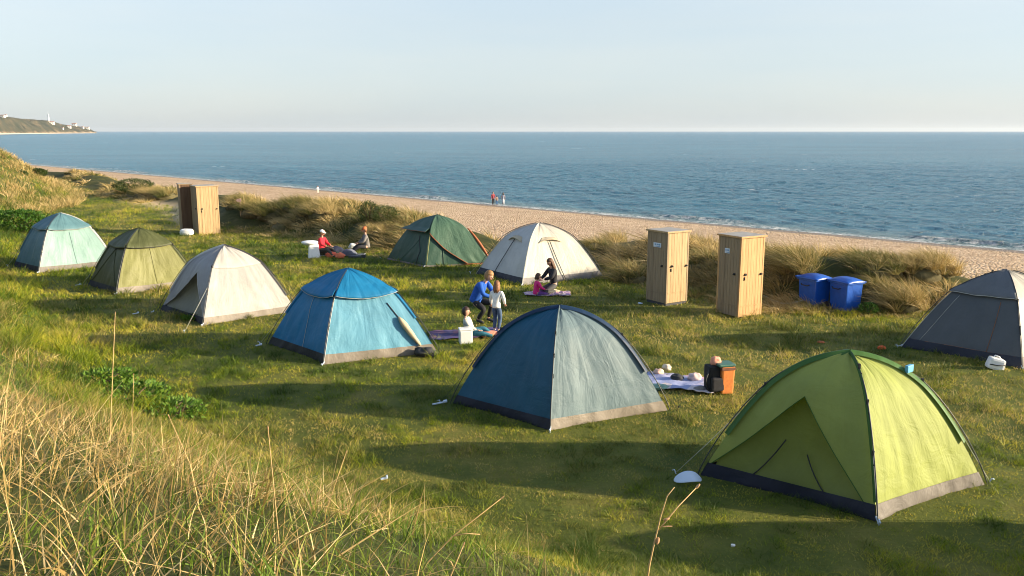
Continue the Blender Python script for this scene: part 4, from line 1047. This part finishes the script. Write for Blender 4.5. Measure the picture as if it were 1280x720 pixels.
# ------------------------------------------------------------------ wheelie bins
def bin_(px, py, rz, lab, k=1.0):
    g = G(px, py); off = Matrix.Rotation(rz, 3, 'Z') @ Vector((-.29 * k, -.31 * k, 0))
    rt = empty('wheelie_bin', (g.x - off.x, g.y - off.y, 0), rz, lab, 'bin', 'blue bins by the dune')
    bm = bmesh.new(); box(bm, (0, 0, .41 * k), (.58 * k, .62 * k, .80 * k), taper=.90); bm_obj('body', bm, M['bin'], rt, bevel=.025)
    bm = bmesh.new(); box(bm, (0, 0, .765 * k), (.65 * k, .69 * k, .05)); bm_obj('rim', bm, M['bin'], rt, bevel=.012)
    bm = bmesh.new()
    r = bmesh.ops.create_grid(bm, x_segments=10, y_segments=10, size=.5)
    for v in r['verts']:
        x, y = v.co.x * 2, v.co.y * 2; e = (1 - abs(x) ** 4) * (1 - abs(y) ** 4)
        v.co = Vector((x * .345 * k, y * .365 * k, .80 * k + .075 * k * e + .02 * k * (abs(x) < .5) * e))
    o = bm_obj('lid', bm, M['bin'], rt, True); md = o.modifiers.new('thick', 'SOLIDIFY'); md.thickness = .03; md.offset = -1
    bm = bmesh.new(); tube(bm, [(-.36 * k, -.15 * k, .64 * k), (-.38 * k, -.1 * k, .61 * k), (-.38 * k, .1 * k, .61 * k), (-.36 * k, .15 * k, .64 * k)], .016, 8); bm_obj('handle', bm, M['black'], rt)
    bm = bmesh.new(); tube(bm, [(.3 * k, .36 * k, .80 * k), (.3 * k, .42 * k, .80 * k), (-.3 * k, .42 * k, .80 * k), (-.3 * k, .36 * k, .80 * k)], .018, 8); bm_obj('handle', bm, M['bin'], rt)
    for a in (-1, 1):
        bm = bmesh.new(); tube(bm, [(a * .26 * k, .33 * k, .10), (a * .32 * k, .33 * k, .10)], .10, 16); bm_obj('wheel', bm, M['black'], rt)
bin_(1018, 386, R(28), 'blue lidded bin standing slightly behind, left of the pair')
bin_(1057, 391, R(26), 'blue lidded bin standing nearer the viewer, right of the pair')

# ------------------------------------------------------------------ people
def skin_me(V, E, sub=2, name='skin'):
    """V: list of (pos, radius), E: edges, V[0] is the root"""
    me = bpy.data.meshes.new(name); me.from_pydata([tuple(v[0]) for v in V], E, [])
    o = bpy.data.objects.new(name, me); C.objects.link(o)
    md = o.modifiers.new('s', 'SKIN'); md.use_smooth_shade = True; md.branch_smoothing = .6
    for i, sv_ in enumerate(me.skin_vertices[0].data):
        r = V[i][1]; sv_.radius = (r, r) if not hasattr(r, '__len__') else r; sv_.use_root = (i == 0)
    ss = o.modifiers.new('d', 'SUBSURF'); ss.levels = sub; ss.render_levels = sub
    dg = bpy.context.evaluated_depsgraph_get(); ev = o.evaluated_get(dg); out = bpy.data.meshes.new_from_object(ev)
    bpy.data.objects.remove(o); bpy.data.meshes.remove(me)
    return out
STAND = dict(pelvis=(0, 0, .52), belly=(0, .0, .60), chest=(0, 0, .72), neck=(0, .01, .82), head=(0, -.01, .925),
             sL=(.10, 0, .795), eL=(.135, .01, .64), wL=(.14, -.04, .50), sR=(-.10, 0, .795), eR=(-.135, .01, .64), wR=(-.14, -.04, .50),
             hL=(.05, 0, .49), kL=(.055, -.015, .275), aL=(.055, .01, .045), tL=(.06, -.085, .018), hR=(-.05, 0, .49), kR=(-.055, -.015, .275), aR=(-.055, .01, .045), tR=(-.06, -.085, .018))
SIT = dict(STAND, pelvis=(0, 0, .075), belly=(0, -.005, .15), chest=(0, -.02, .27), neck=(0, -.03, .37), head=(0, -.05, .475), sL=(.10, -.03, .345), eL=(.135, -.09, .21), wL=(.09, -.20, .17), sR=(-.10, -.03, .345), eR=(-.135, -.09, .21), wR=(-.09, -.20, .17),
           hL=(.055, -.01, .07), kL=(.10, -.22, .17), aL=(.08, -.37, .04), tL=(.085, -.45, .035), hR=(-.055, -.01, .07), kR=(-.10, -.22, .17), aR=(-.08, -.37, .04), tR=(-.085, -.45, .035))
def person(lab, loc, rz, Hh, J, top, legs, hair, shoes=None, hairlen=0, yaw=0, group=None, cap=None, fat=1.0, sleeve=True, skirt_=None, nod=0, hs_=1.0):
    J = {k: Vector(v) * Hh for k, v in J.items()}
    rt = empty('person', loc, rz, lab, 'person', group); h = Hh; f = fat
    V = [(J['pelvis'], (.062 * h * f, .055 * h * f)), (J['belly'], .055 * h * f), (J['chest'], .062 * h * f), (J['neck'], .027 * h), (J['head'] * .5 + J['neck'] * .5, .028 * h)]
    E = [(0, 1), (1, 2), (2, 3), (3, 4)]
    for sd_ in 'LR':
        b0 = len(V); V += [(J['s' + sd_], .030 * h), (J['e' + sd_], .021 * h), (J['w' + sd_], .014 * h)]; E += [(2, b0), (b0, b0 + 1), (b0 + 1, b0 + 2)]
        b0 = len(V); V += [(J['h' + sd_], .045 * h), (J['k' + sd_], .029 * h), (J['a' + sd_], .018 * h), (J['t' + sd_], .014 * h)]; E += [(0, b0), (b0, b0 + 1), (b0 + 1, b0 + 2), (b0 + 2, b0 + 3)]
    me = skin_me(V, E, 2); bm = bmesh.new(); bm.from_mesh(me); bpy.data.meshes.remove(me)
    for f_ in bm.faces: f_.smooth = True; f_.material_index = 0
    hd = J['head']; r = .062 * h * hs_
    HM = Matrix.Rotation(yaw, 4, 'Z') @ Matrix.Rotation(nod, 4, 'X')
    def hfn(a, p):
        if a.z < 0: p.x *= 1 + .28 * a.z; p.y *= 1 + .12 * a.z
        return p
    ellipsoid(bm, hd, (r * .80, r * .93, r * 1.12), HM, 20, 14, 0, hfn)
    T = Matrix.Translation(hd) @ HM
    ellipsoid(bm, T @ Vector((0, -r * .96, -r * .18)), (r * .13, r * .22, r * .2), HM, 8, 6, 0)
    for a in (-1, 1):
        ellipsoid(bm, T @ Vector((a * r * .30, -r * .84, r * .04)), (r * .12, r * .08, r * .07), HM, 8, 6, 1)
        ellipsoid(bm, T @ Vector((a * r * .80, r * .02, -r * .05)), (r * .07, r * .17, r * .25), HM, 8, 6, 0)
    ellipsoid(bm, T @ Vector((0, -r * .80, -r * .52)), (r * .24, r * .09, r * .055), HM, 8, 6, 2)
    for sd_, sg in (('L', 1), ('R', -1)):
        w = J['w' + sd_]; d = (w - J['e' + sd_]).normalized(); up_ = Vector((0, 0, 1)); sdv = d.cross(up_)
        sdv = sdv.normalized() if sdv.length > .1 else Vector((1, 0, 0)); nn = d.cross(sdv).normalized()
        hl = .085 * h * .5
        ellipsoid(bm, w + d * hl * .9, (.020 * h, .011 * h, .028 * h), Matrix([sdv, nn, d]).transposed().to_4x4(), 10, 8, 0)
        for k in range(4):
            b0 = w + d * hl * 1.5 + sdv * (k - 1.5) * .0095 * h; ln = (.032, .038, .036, .028)[k] * h
            tube(bm, [b0, b0 + d * ln * .55 - nn * ln * .08, b0 + d * ln * .9 - nn * ln * .4], [.0052 * h, .0048 * h, .0034 * h], 6, 0)
        b0 = w + d * hl * .6 + sdv * .017 * h * -sg; tube(bm, [b0, b0 + d * .016 * h - sdv * .012 * h * sg, b0 + d * .030 * h - sdv * .012 * h * sg], [.0062 * h, .0055 * h, .004 * h], 6, 0)
    bm_obj('body', bm, [M['skin'], M['eye'], simple('lips', (.45, .15, .12), .5, .05, 5, 0)], rt)
    # top
    V = [(J['chest'], (.082 * h * f, .076 * h * f)), (J['belly'], .078 * h * f), (J['pelvis'], (.078 * h * f, .072 * h * f)), (J['pelvis'] + (J['pelvis'] - J['belly']) * .55, (.076 * h * f, .070 * h * f)), (J['neck'] * .92 + J['chest'] * .08, .040 * h)]
    E = [(0, 1), (1, 2), (2, 3), (0, 4)]
    for sd_ in 'LR':
        b0 = len(V); e, w = J['e' + sd_], J['w' + sd_]; w2 = e + (w - e) * (.92 if sleeve else -.4)
        V += [(J['s' + sd_], .050 * h)] + ([(e, .036 * h), (w2, .027 * h)] if sleeve else [(J['s' + sd_] * .4 + e * .6, .030 * h)])
        E += [(0, b0), (b0, b0 + 1)] + ([(b0 + 1, b0 + 2)] if sleeve else [])
    me = skin_me(V, E, 2); link('top', me, top, rt, True)
    if skirt_:
        p0 = J['pelvis']; bm = bmesh.new(); lathe(bm, [(.055 * h, .08 * h), (.07 * h, 0), (.085 * h, -.2 * h), (.10 * h, -.42 * h)], 18, 0, tuple(p0)); bm_obj('skirt', bm, skirt_, rt)
    # trousers
    V = [(J['pelvis'] , (.070 * h * f, .064 * h * f)), (J['pelvis'] * .5 + J['belly'] * .5, .056 * h * f)]; E = [(0, 1)]
    for sd_ in 'LR':
        b0 = len(V); V += [(J['h' + sd_], .060 * h), (J['h' + sd_] * .5 + J['k' + sd_] * .5, .053 * h), (J['k' + sd_], .043 * h), (J['a' + sd_] * .9 + J['k' + sd_] * .1, .031 * h)]
        E += [(0, b0), (b0, b0 + 1), (b0 + 1, b0 + 2), (b0 + 2, b0 + 3)]
    me = skin_me(V, E, 2); link('trousers', me, legs, rt, True)
    for sd_ in 'LR':
        a, tt = J['a' + sd_], J['t' + sd_]; d = (tt - a); ln = d.length; dn = d.normalized()
        me = skin_me([(a + dn * .02 * h, .024 * h), (a - dn * .018 * h, .022 * h), (tt, .021 * h), (tt + dn * .025 * h, .015 * h)], [(0, 1), (0, 2), (2, 3)], 2); link('shoe', me, shoes or M['dark'], rt, True)
    # hair
    bm = bmesh.new()
    def hair_fn(a, p):
        wob = 1 + .06 * mnoise.noise(a * 5 + Vector((lab.__len__(), 0, 0)))
        if a.y < -.25 and a.z < .35: return Vector((p.x * .8, p.y * .55, p.z * .75))     # open for the face
        return p * wob
    ellipsoid(bm, hd + Vector((0, 0, r * .08)), (r * .93, r * 1.06, r * 1.18), HM, 22, 16, 0, hair_fn)
    if hairlen:
        for k in range(26):
            a = math.pi * (.02 + .96 * k / 25); x0, y0 = math.cos(a) * r * .80, math.sin(a) * r * .92; jit = random.uniform(.85, 1.1)
            tube(bm, [T @ Vector((x0 * .8, y0 * .8, r * .5)), T @ Vector((x0 * 1.05, y0 * 1.05, -r * .2)), T @ Vector((x0 * 1.05, y0 * 1.12 + .01 * h, -r * .2 - hairlen * h * .5 * jit)), T @ Vector((x0 * .85, y0 * .95 + .01 * h, -r * .2 - hairlen * h * jit))], [r * .10, r * .20, r * .19, r * .06], 6)
    bm_obj('hair', bm, hair, rt)
    if cap:
        bm = bmesh.new(); ellipsoid(bm, hd + Vector((0, 0, r * .42)), (r * .98, r * 1.08, r * .85), HM, 18, 12, 0, lambda a, p: Vector((p.x, p.y, max(p.z, -r * .1))))
        ellipsoid(bm, T @ Vector((0, -r * .9, r * .38)), (r * .7, r * .55, r * .07), HM, 14, 8, 0); bm_obj('hat', bm, cap, rt)
    return rt
def cl(name, col, r=.85): return simple(name, col, r, .18, 14, .6)
FAM = None
# woman in black and child in pink in front of the white tent (face each other)
KNEEL = dict(SIT, pelvis=(0, .03, .17), belly=(0, .01, .25), chest=(0, -.02, .37), neck=(0, -.035, .47), head=(0, -.065, .575), sL=(.10, -.02, .445), eL=(.13, -.10, .32), wL=(.05, -.22, .28), sR=(-.10, -.02, .445), eR=(-.13, -.10, .32), wR=(-.05, -.22, .28),
             hL=(.055, .02, .16), kL=(.08, -.22, .06), aL=(.07, .05, .05), tL=(.065, .13, .03), hR=(-.055, .02, .16), kR=(-.08, -.22, .06), aR=(-.07, .05, .05), tR=(-.065, .13, .03))
g = G(691, 367); person('kneeling woman in a black top with long brown hair, at the white tent', g, R(-62), 1.66, KNEEL, cl('black_knit', (.015, .016, .022)), cl('charcoal_trousers', (.07, .07, .07)), M['hair_brown'], cl('cream_shoe', (.6, .5, .34)), .19, nod=.3, yaw=.1)
g = G(670, 370); person('small child in a bright pink top sitting on the patterned blanket', g, R(105), 1.22, dict(SIT, kL=(.12, -.20, .06), kR=(-.12, -.20, .06), aL=(.04, -.27, .04), aR=(-.04, -.30, .04), tL=(-.02, -.30, .03), tR=(.02, -.33, .03)), cl('pink_top', (.70, .02, .19)), cl('purple_leggings', (.12, .04, .2)), M['hair_brown'], None, .06, hs_=1.1, fat=1.15)
# blue jacket adult crouching, girl in white
CROUCH = dict(STAND, pelvis=(0, .10, .33), belly=(0, .07, .41), chest=(0, -.01, .53), neck=(0, -.07, .62), head=(0, -.13, .705), sL=(.10, -.03, .60), eL=(.12, -.12, .46), wL=(.07, -.22, .42), sR=(-.10, -.03, .60), eR=(-.13, -.10, .45), wR=(-.05, -.21, .40),
              hL=(.055, .09, .31), kL=(.08, -.14, .29), aL=(.07, -.07, .045), tL=(.075, -.16, .02), hR=(-.055, .09, .31), kR=(-.09, -.10, .22), aR=(-.07, .03, .045), tR=(-.075, -.06, .02))
g = G(602, 403); person('fair haired adult in a royal blue jacket bending to the girl in white', g, R(62), 1.72, CROUCH, cl('royal_blue_jacket', (.012, .09, .42)), cl('black_trousers', (.012, .012, .016)), M['hair_fair'], None, 0, nod=.35, fat=1.35, hs_=1.1)
g = G(621, 416); person('standing girl seen from behind in a white top and blue jeans with auburn hair', g, R(160), 1.26, dict(STAND, pelvis=(0, .02, .52), sL=(.10, 0, .79), eL=(.14, -.06, .64), wL=(.17, -.15, .52), eR=(-.15, .01, .65), wR=(-.13, -.09, .55), kR=(-.05, -.05, .27), aR=(-.03, .0, .045), kL=(.06, -.09, .29), aL=(.06, -.02, .05), tL=(.07, -.11, .02)), cl('white_top', (.72, .70, .66)), cl('blue_jeans', (.05, .09, .17)), M['hair_ginger'], cl('pale_shoe', (.4, .4, .4)), .13, fat=1.2, hs_=1.1)
g = G(584, 421); person('dark curly haired youth in light grey lounging on the purple blanket', g, R(78), 1.35,
       dict(SIT, pelvis=(0, -.08, .075), belly=(0, -.05, .14), chest=(0, .0, .25), neck=(0, .03, .34), head=(0, .02, .45), sL=(.11, .01, .32), sR=(-.11, .01, .32), eL=(.15, .06, .19), wL=(.13, .04, .07), eR=(-.14, -.09, .2), wR=(-.10, -.2, .16), kL=(.08, -.28, .15), kR=(-.07, -.3, .09), aL=(.07, -.44, .05), aR=(-.06, -.5, .04), tL=(.07, -.5, .07), tR=(-.06, -.56, .06)),
       cl('pale_grey_top', (.50, .48, .42)), cl('teal_shorts', (.03, .16, .22)), M['hair_dark'], cl('red_shoe', (.45, .10, .08)), 0, hs_=1.15, fat=1.3)
# red jacket sitter and grey waistcoat sitter
g = G(402, 321); person('sitter in a red sweater and white hat beside the white stool', g, R(72), 1.62, {k: Vector(v) + Vector((0, 0, .10 if k[0] in 'pbcnhsew' else .03 if k[0] == 'k' else 0)) for k, v in SIT.items()}, cl('red_sweater', (.50, .012, .03)), cl('dark_olive_trousers', (.05, .05, .045)), M['hair_fair'], None, 0, cap=M['white'], nod=.35, fat=1.15)
g = G(459, 316); person('sitter in a grey waistcoat over black with an orange cap, facing the red sweater', g, R(-72), 1.66, {k: Vector(v) + Vector((0, 0, .08 if k[0] in 'pbcnhsew' else 0)) for k, v in SIT.items()}, cl('grey_waistcoat', (.17, .16, .155)), cl('black_trousers', (.015, .015, .02)), M['hair_ginger'], None, 0, cap=cl('orange_cap', (.6, .16, .05)), nod=.5, fat=1.15)
# people at the water's edge
def shore_pt(px, py): g_ = ground_pt(px, py); return g_
for px, lab, top_, leg_, Hh, rz, hr, sk in ((616.5, 'beach walker in a dark red top and dark trousers at the water edge', (.30, .05, .06), (.03, .02, .02), 1.75, 20, 'hair_dark', None),
                                     (621.0, 'smaller beach walker in dark blue close beside the dark red one', (.30, .2, .15), (.03, .09, .22), 1.25, 200, 'hair_brown', None),
                                     (629.0, 'woman in a long pale dress with dark hair standing apart at the water edge', (.30, .31, .38), (.5, .5, .52), 1.68, 180, 'hair_dark', 1)):
    g = shore_pt(px, 256.5); person(lab, g, R(rz), Hh, STAND, cl('beach_top', top_), cl('beach_legs', leg_), M[hr], None, .12 if sk else 0, skirt_=cl('pale_dress', (.48, .48, .52)) if sk else None, fat=1.1, sleeve=not sk)
g = shore_pt(397.5, 242); person('tiny figure in white at the water edge beyond the dunes, left of the others', g, R(40), 1.1, STAND, cl('white_shirt', (.75, .74, .72)), cl('pale_trousers', (.6, .56, .5)), M['hair_fair'])

# ------------------------------------------------------------------ blankets and small things
def cloth_mat(name, cols, sc=6):
    m, nt, b = newmat(name); ob = coord(nt, 'Object', (1, 1, 0)); vo = nt.nodes.new('ShaderNodeTexVoronoi'); vo.inputs['Scale'].default_value = sc; nt.links.new(ob, vo.inputs['Vector'])
    nt.links.new(ramp(nt, vo.outputs['Color'], [(i / len(cols), c) for i, c in enumerate(cols)], 'CONSTANT'), b.inputs['Base Color']); b.inputs['Roughness'].default_value = .9
    bump(nt, b, noise(nt, coord(nt), 9, 4), .5, .02); return m
def blanket(px, py, w, d, rz, mat, lab):
    g = G(px, py); bm = bmesh.new(); r = bmesh.ops.create_grid(bm, x_segments=40, y_segments=30, size=.5)
    for v in r['verts']:
        x, y = v.co.x * w, v.co.y * d; n = mnoise.noise(Vector((x * 2.2 + px, y * 2.2, 0))); n2 = mnoise.noise(Vector((x * 6 + px, y * 6, 3)))
        v.co = Vector((x + .06 * n, y + .06 * n2, .055 + .035 * n + .018 * n2))
    o = bm_obj('picnic_blanket', bm, mat, None, True); o.location = g; o.rotation_euler.z = rz
    md = o.modifiers.new('thick', 'SOLIDIFY'); md.thickness = .012
    tag(o, lab, 'blanket', 'picnic blankets on the grass'); return o
blanket(583, 419, 1.75, .85, R(12), cloth_mat('purple_cloth', [(.06, .045, .13), (.10, .06, .17), (.13, .06, .12), (.07, .06, .18)], 4), 'purple blanket under the dark haired youth')
blanket(684, 369, 1.35, .55, R(2), cloth_mat('lilac_pattern', [(.35, .25, .38), (.6, .5, .55), (.15, .1, .25), (.5, .3, .4)], 9), 'lilac and white patterned blanket under mother and child')
blanket(850, 480, 1.45, .95, R(-25), cloth_mat('pink_blue_cloth', [(.30, .34, .55), (.55, .34, .42), (.42, .42, .60), (.62, .55, .58)], 2.2), 'pink and pale blue blanket spread beside the black rucksack')
blanket(428, 320, 1.7, .6, R(4), cloth_mat('dull_grey_cloth', [(.16, .17, .22), (.25, .25, .28), (.1, .1, .14)], 5), 'dull grey blanket between the two far sitters')
def lump(name, px, py, size, mat, lab, cat, rz=0, z=0, group=None, seed=0, sq=1.0, dz=0, amp=.35):
    g = G(px, py); bm = bmesh.new()
    def fn(a, p):
        k = 1 + amp * mnoise.noise(a * 1.8 + Vector((seed + px, 0, 0)))
        q_ = Vector([math.copysign(abs(c_) ** sq, c_) for c_ in a]); q_ = Vector((q_.x * size[0] / 2, q_.y * size[1] / 2, max(q_.z, -.75) * size[2] / 2)); return q_ * k
    ellipsoid(bm, (0, 0, size[2] * .40), (1, 1, 1), None, 22, 14, 0, fn)
    o = bm_obj(name, bm, mat); o.location = g + Vector((0, 0, z)); o.rotation_euler.z = rz; tag(o, lab, cat, group); return o
# white box before the lounging youth
g = G(582, 429); bm = bmesh.new(); box(bm, (0, 0, .16), (.30, .24, .32)); rt = empty('cool_box', g, R(10), 'white rounded box standing on the grass before the lounging youth', 'cool box'); bm_obj('box_body', bm, M['white'], rt, bevel=.035)
bm = bmesh.new(); box(bm, (0, 0, .335), (.31, .25, .035)); bm_obj('lid', bm, M['white'], rt, bevel=.012)
bm = bmesh.new(); tube(bm, [(-.10, 0, .34), (-.09, 0, .375), (.09, 0, .375), (.10, 0, .34)], .010, 6); bm_obj('handle', bm, M['white'], rt)
lump('folded_towel', 596, 421, (.3, .22, .26), cl('teal_towel', (.03, .14, .2)), 'dark teal bundle right of the white box', 'towel')
lump('clothes_pile', 610, 421, (.5, .3, .16), cl('salmon_cloth', (.55, .22, .16)), 'salmon pink clothes pile on the right end of the purple blanket', 'clothes')
# white stool of the far sitters
g = G(391, 322); rt = empty('white_stool', g, R(15), 'white moulded stool with flared seat left of the red sweater sitter', 'stool')
bm = bmesh.new(); box(bm, (0.05, 0, .28), (.34, .34, .56), taper=1.35); bm_obj('base', bm, M['white'], rt, bevel=.04)
bm = bmesh.new(); ellipsoid(bm, (-.08, 0, .60), (.33, .27, .13), None, 18, 10, 0, lambda a, p: Vector((p.x, p.y, p.z * (.5 if a.z > 0 else 1)))); bm_obj('seat', bm, M['white'], rt)
lump('cushion_bag', 402, 320, (.6, .5, .42), cl('olive_dark', (.05, .05, .03)), 'dark olive bag serving as seat under the red sweater', 'bag')
lump('orange_bag', 414, 322, (.42, .3, .26), cl('orange_red_a', (.62, .12, .06)), 'orange red bag lying in front of the red sweater sitter', 'bag')
lump('orange_bag', 425, 323, (.40, .3, .24), cl('orange_red_b', (.66, .17, .08)), 'orange bag right of the orange red one, nearer the grey sitter', 'bag')
lump('jacket', 420, 317, (.6, .4, .34), cl('navy_jacket', (.015, .02, .05)), 'dark navy jacket heaped behind the orange bags', 'jacket')
lump('clothes_pile', 436, 320, (.6, .4, .3), cl('dull_blue_cloth', (.12, .13, .17)), 'blue grey clothes pile at the feet of the grey sitter', 'clothes')
lump('white_bundle', 441, 312, (.35, .3, .3), cl('pale_bundle', (.5, .52, .5)), 'pale bundle on the lap side of the grey sitter', 'clothes')
g = G(446, 323); bm = bmesh.new(); box(bm, (0, 0, .06), (.62, .14, .05)); box(bm, (.27, 0, .09), (.16, .16, .11)); o = bm_obj('camp_stove', bm, M['dark'], None, bevel=.012); o.location = g; o.rotation_euler.z = R(-4); tag(o, 'long flat dark camp stove lying before the grey sitter', 'stove')
# rucksack, orange cooler, shoe etc. at the blanket on the right
g = G(893, 490); rt = empty('rucksack', g, R(12), 'big black rucksack standing upright at the end of the pink blanket', 'rucksack')
bm = bmesh.new(); box(bm, (0, 0, .27), (.36, .30, .52), taper=.95); bm_obj('bag_body', bm, cl('black_nylon', (.012, .012, .014)), rt, bevel=.07)
bm = bmesh.new(); box(bm, (-.02, -.17, .20), (.26, .09, .26)); bm_obj('front_pocket', bm, cl('black_nylon_b', (.016, .016, .02)), rt, bevel=.035)
bm = bmesh.new(); tube(bm, [(-.07, 0, .52), (-.05, 0, .58), (.05, 0, .58), (.07, 0, .52)], .012, 6); bm_obj('strap', bm, M['black'], rt)
bm = bmesh.new(); tube(bm, [(-.16, -.1, .48), (-.26, -.16, .30), (-.18, -.12, .08)], .016, 6); bm_obj('strap', bm, M['black'], rt)
g = G(905.5, 491); rt = empty('orange_cooler', g, R(12), 'orange upright cooler bag with a dark green lid behind the black rucksack', 'cooler bag')
bm = bmesh.new(); box(bm, (0, 0, .27), (.26, .28, .52), taper=.9); bm_obj('bag_body', bm, cl('orange_cloth', (.62, .19, .035), .7), rt, bevel=.03)
bm = bmesh.new(); box(bm, (-.03, 0, .555), (.32, .30, .05)); bm_obj('lid', bm, cl('green_lid', (.04, .13, .10), .5), rt, bevel=.02)
bm = bmesh.new(); box(bm, (0, 0, .49), (.275, .295, .05)); bm_obj('band', bm, cl('brown_band', (.16, .06, .03), .7), rt, bevel=.005)
lump('rolled_towel', 893, 490, (.20, .17, .20), cl('coral_towel', (.70, .30, .20)), 'coral towel stuffed on top of the black rucksack', 'towel', z=.50)
lump('shoe', 875, 490, (.26, .14, .13), cl('grey_shoe', (.25, .25, .27)), 'grey shoe lying at the foot of the black rucksack', 'shoe')
lump('baseball_cap', 846, 478, (.26, .2, .12), M['dark'], 'black cap lying on the pink and blue blanket', 'cap', z=.06)
lump('clothes_pile', 868, 478, (.26, .2, .16), cl('pink_white_cloth', (.62, .48, .46)), 'pinkish white clothes heap next to the rucksack', 'clothes', z=.04)
lump('toy_bundle', 823, 470, (.2, .16, .12), cl('peach_toy', (.62, .42, .34)), 'peach coloured bundle at the far left edge of the blanket', 'bundle', z=.04)
lump('toy_bundle', 833, 466, (.18, .14, .15), cl('cream_toy', (.66, .56, .42)), 'cream bundle at the far edge of the blanket, next to the peach one', 'bundle', z=.04)
lump('folded_towel', 822, 486, (.4, .25, .1), cl('green_towel', (.20, .34, .28)), 'pale green towel half hidden by the navy tent', 'towel')
lump('black_bag', 532, 445, (.50, .28, .22), M['dark'], 'black bag lying at the skirt of the bright blue tent', 'bag')
# white container by the grey tent
g = G(1244, 461); rt = empty('water_carrier', g, R(-12), 'white plastic water carrier tipped in front of the grey tent', 'water carrier')
bm = bmesh.new(); box(bm, (0, 0, .11), (.30, .22, .24), taper=1.1, mat4=Matrix.Rotation(R(14), 4, 'Y')); bm_obj('carrier_body', bm, M['white'], rt, bevel=.05)
bm = bmesh.new(); tube(bm, [(-.14, -.115, .12), (0, -.135, .105), (.15, -.115, .11)], .011, 6); bm_obj('band', bm, M['dark'], rt)
bm = bmesh.new(); tube(bm, [(-.06, 0, .24), (-.02, 0, .28), (.06, 0, .25), (.09, 0, .20)], .014, 6); bm_obj('handle', bm, M['white'], rt)
# white bag by the far cabins
lump('white_bag', 234, 294, (.62, .4, .34), M['white'], 'white bag lying at the foot of the far cabins', 'bag', sq=.7, amp=.15)
lump('orange_glove', 1102, 437, (.20, .12, .10), cl('orange_red_c', (.75, .12, .03)), 'orange red scrap of cloth lying left of the grey tent', 'cloth')
lump('rust_glove', 1026, 429, (.17, .12, .06), cl('rust_c', (.42, .12, .04)), 'rust brown scrap of cloth on the grass beyond the lime tent', 'cloth')
lump('yellow_ball', 767, 350, (.15, .15, .15), cl('yellow_plastic', (.72, .42, .02), .5), 'small yellow ball right of the white tent', 'ball', amp=.05)
lump('paper_scrap', 916, 683, (.05, .035, .03), M['white'], 'tiny white paper scrap on the shaded grass below the lime tent', 'scrap', sq=.6)
lump('paper_scrap', 800, 380, (.14, .10, .05), M['peg'], 'pale scrap at the left foot of the left near cabin', 'scrap')
for px, py, lab, ln in ((550, 507, 'pale blue tent peg lying left of the navy tent', .26), (170, 394, 'pale blue scrap on the lawn left of the cream tent', .16), (98, 358, 'pale blue peg lying left of the olive tent', .15), (191, 392, 'tiny pale peg close to the left corner of the cream tent', .08), (324, 434, 'pale peg lying left of the bright blue tent', .14), (481, 602, 'pale plastic marker standing in the grass at the bank toe', .1)):
    g = G(px, py); bm = bmesh.new(); box(bm, (0, 0, .05), (ln, .035, .022)); box(bm, (ln * .4, 0, .065), (ln * .25, .06, .03)); o = bm_obj('tent_peg', bm, M['peg'], None, bevel=.006); o.location = g; o.rotation_euler = (0, R(-8), R(12)); tag(o, lab, 'peg')
# pale blue scoop by the lime tent
g = G(858, 606); bm = bmesh.new(); uvn = 14; gr = []
for a in range(uvn + 1):
    row = []
    for b_ in range(9):
        x = -.19 + .40 * a / uvn; wv = .085 * math.sqrt(max(.02, 1 - (2 * a / uvn - 1) ** 2)); y = -wv + 2 * wv * b_ / 8
        row.append(bm.verts.new((x, y, .05 + .07 * math.sin(math.pi * a / uvn * .95) - .25 * max(0, x - .12) + .15 * y)))
    gr.append(row)
for a in range(uvn):
    for b_ in range(8): bm.faces.new((gr[a][b_], gr[a + 1][b_], gr[a + 1][b_ + 1], gr[a][b_ + 1])).smooth = True
o = bm_obj('plastic_scoop', bm, simple('ice_blue_plastic', (.55, .66, .80), .3, .03, 5, 0)); o.location = g + Vector((0, 0, .04)); o.rotation_euler = (R(28), 0, R(8))
md = o.modifiers.new('thick', 'SOLIDIFY'); md.thickness = .008; tag(o, 'curved ice blue plastic sheet lying left of the lime tent', 'scoop')
# wooden post with a small arrow board
g = G(302, 283); g.z = hz(g.x, g.y); rt = empty('marker_post', g, 0, 'thin wooden post with a small arrow board near the far cabins', 'post')
bm = bmesh.new(); box(bm, (0, 0, .42), (.08, .08, .95)); bm_obj('post', bm, wA, rt, bevel=.01)
bm = bmesh.new(); vs5 = [bm.verts.new(p_) for p_ in ((-.20, -.055, .80), (-.10, -.055, .73), (.07, -.055, .73), (.07, -.055, .88), (-.10, -.055, .88))]
f_ = bm.faces.new(vs5); r_ = bmesh.ops.extrude_face_region(bm, geom=[f_]); bmesh.ops.translate(bm, verts=[v for v in r_['geom'] if isinstance(v, bmesh.types.BMVert)], vec=(0, -.03, 0)); bmesh.ops.recalc_face_normals(bm, faces=bm.faces[:]); bm_obj('arrow_board', bm, cl('pinkish_board', (.5, .33, .28)), rt)
# hose beside the bins
pts = []
for k, (px, py) in enumerate([(941, 378), (955, 377), (966, 381), (978, 384), (990, 384), (1003, 383)]): g = G(px, py); pts.append(g + Vector((0, 0, .06 + hz(g.x, g.y))))
bm = bmesh.new(); tube(bm, pts, .018, 6); tag(bm_obj('garden_hose', bm, cl('hose_pale', (.45, .42, .30))), 'pale hose lying in the grass between right cabin and bins', 'hose')
print('objects', len(bpy.data.objects), 'top', len([o for o in bpy.data.objects if o.parent is None]))
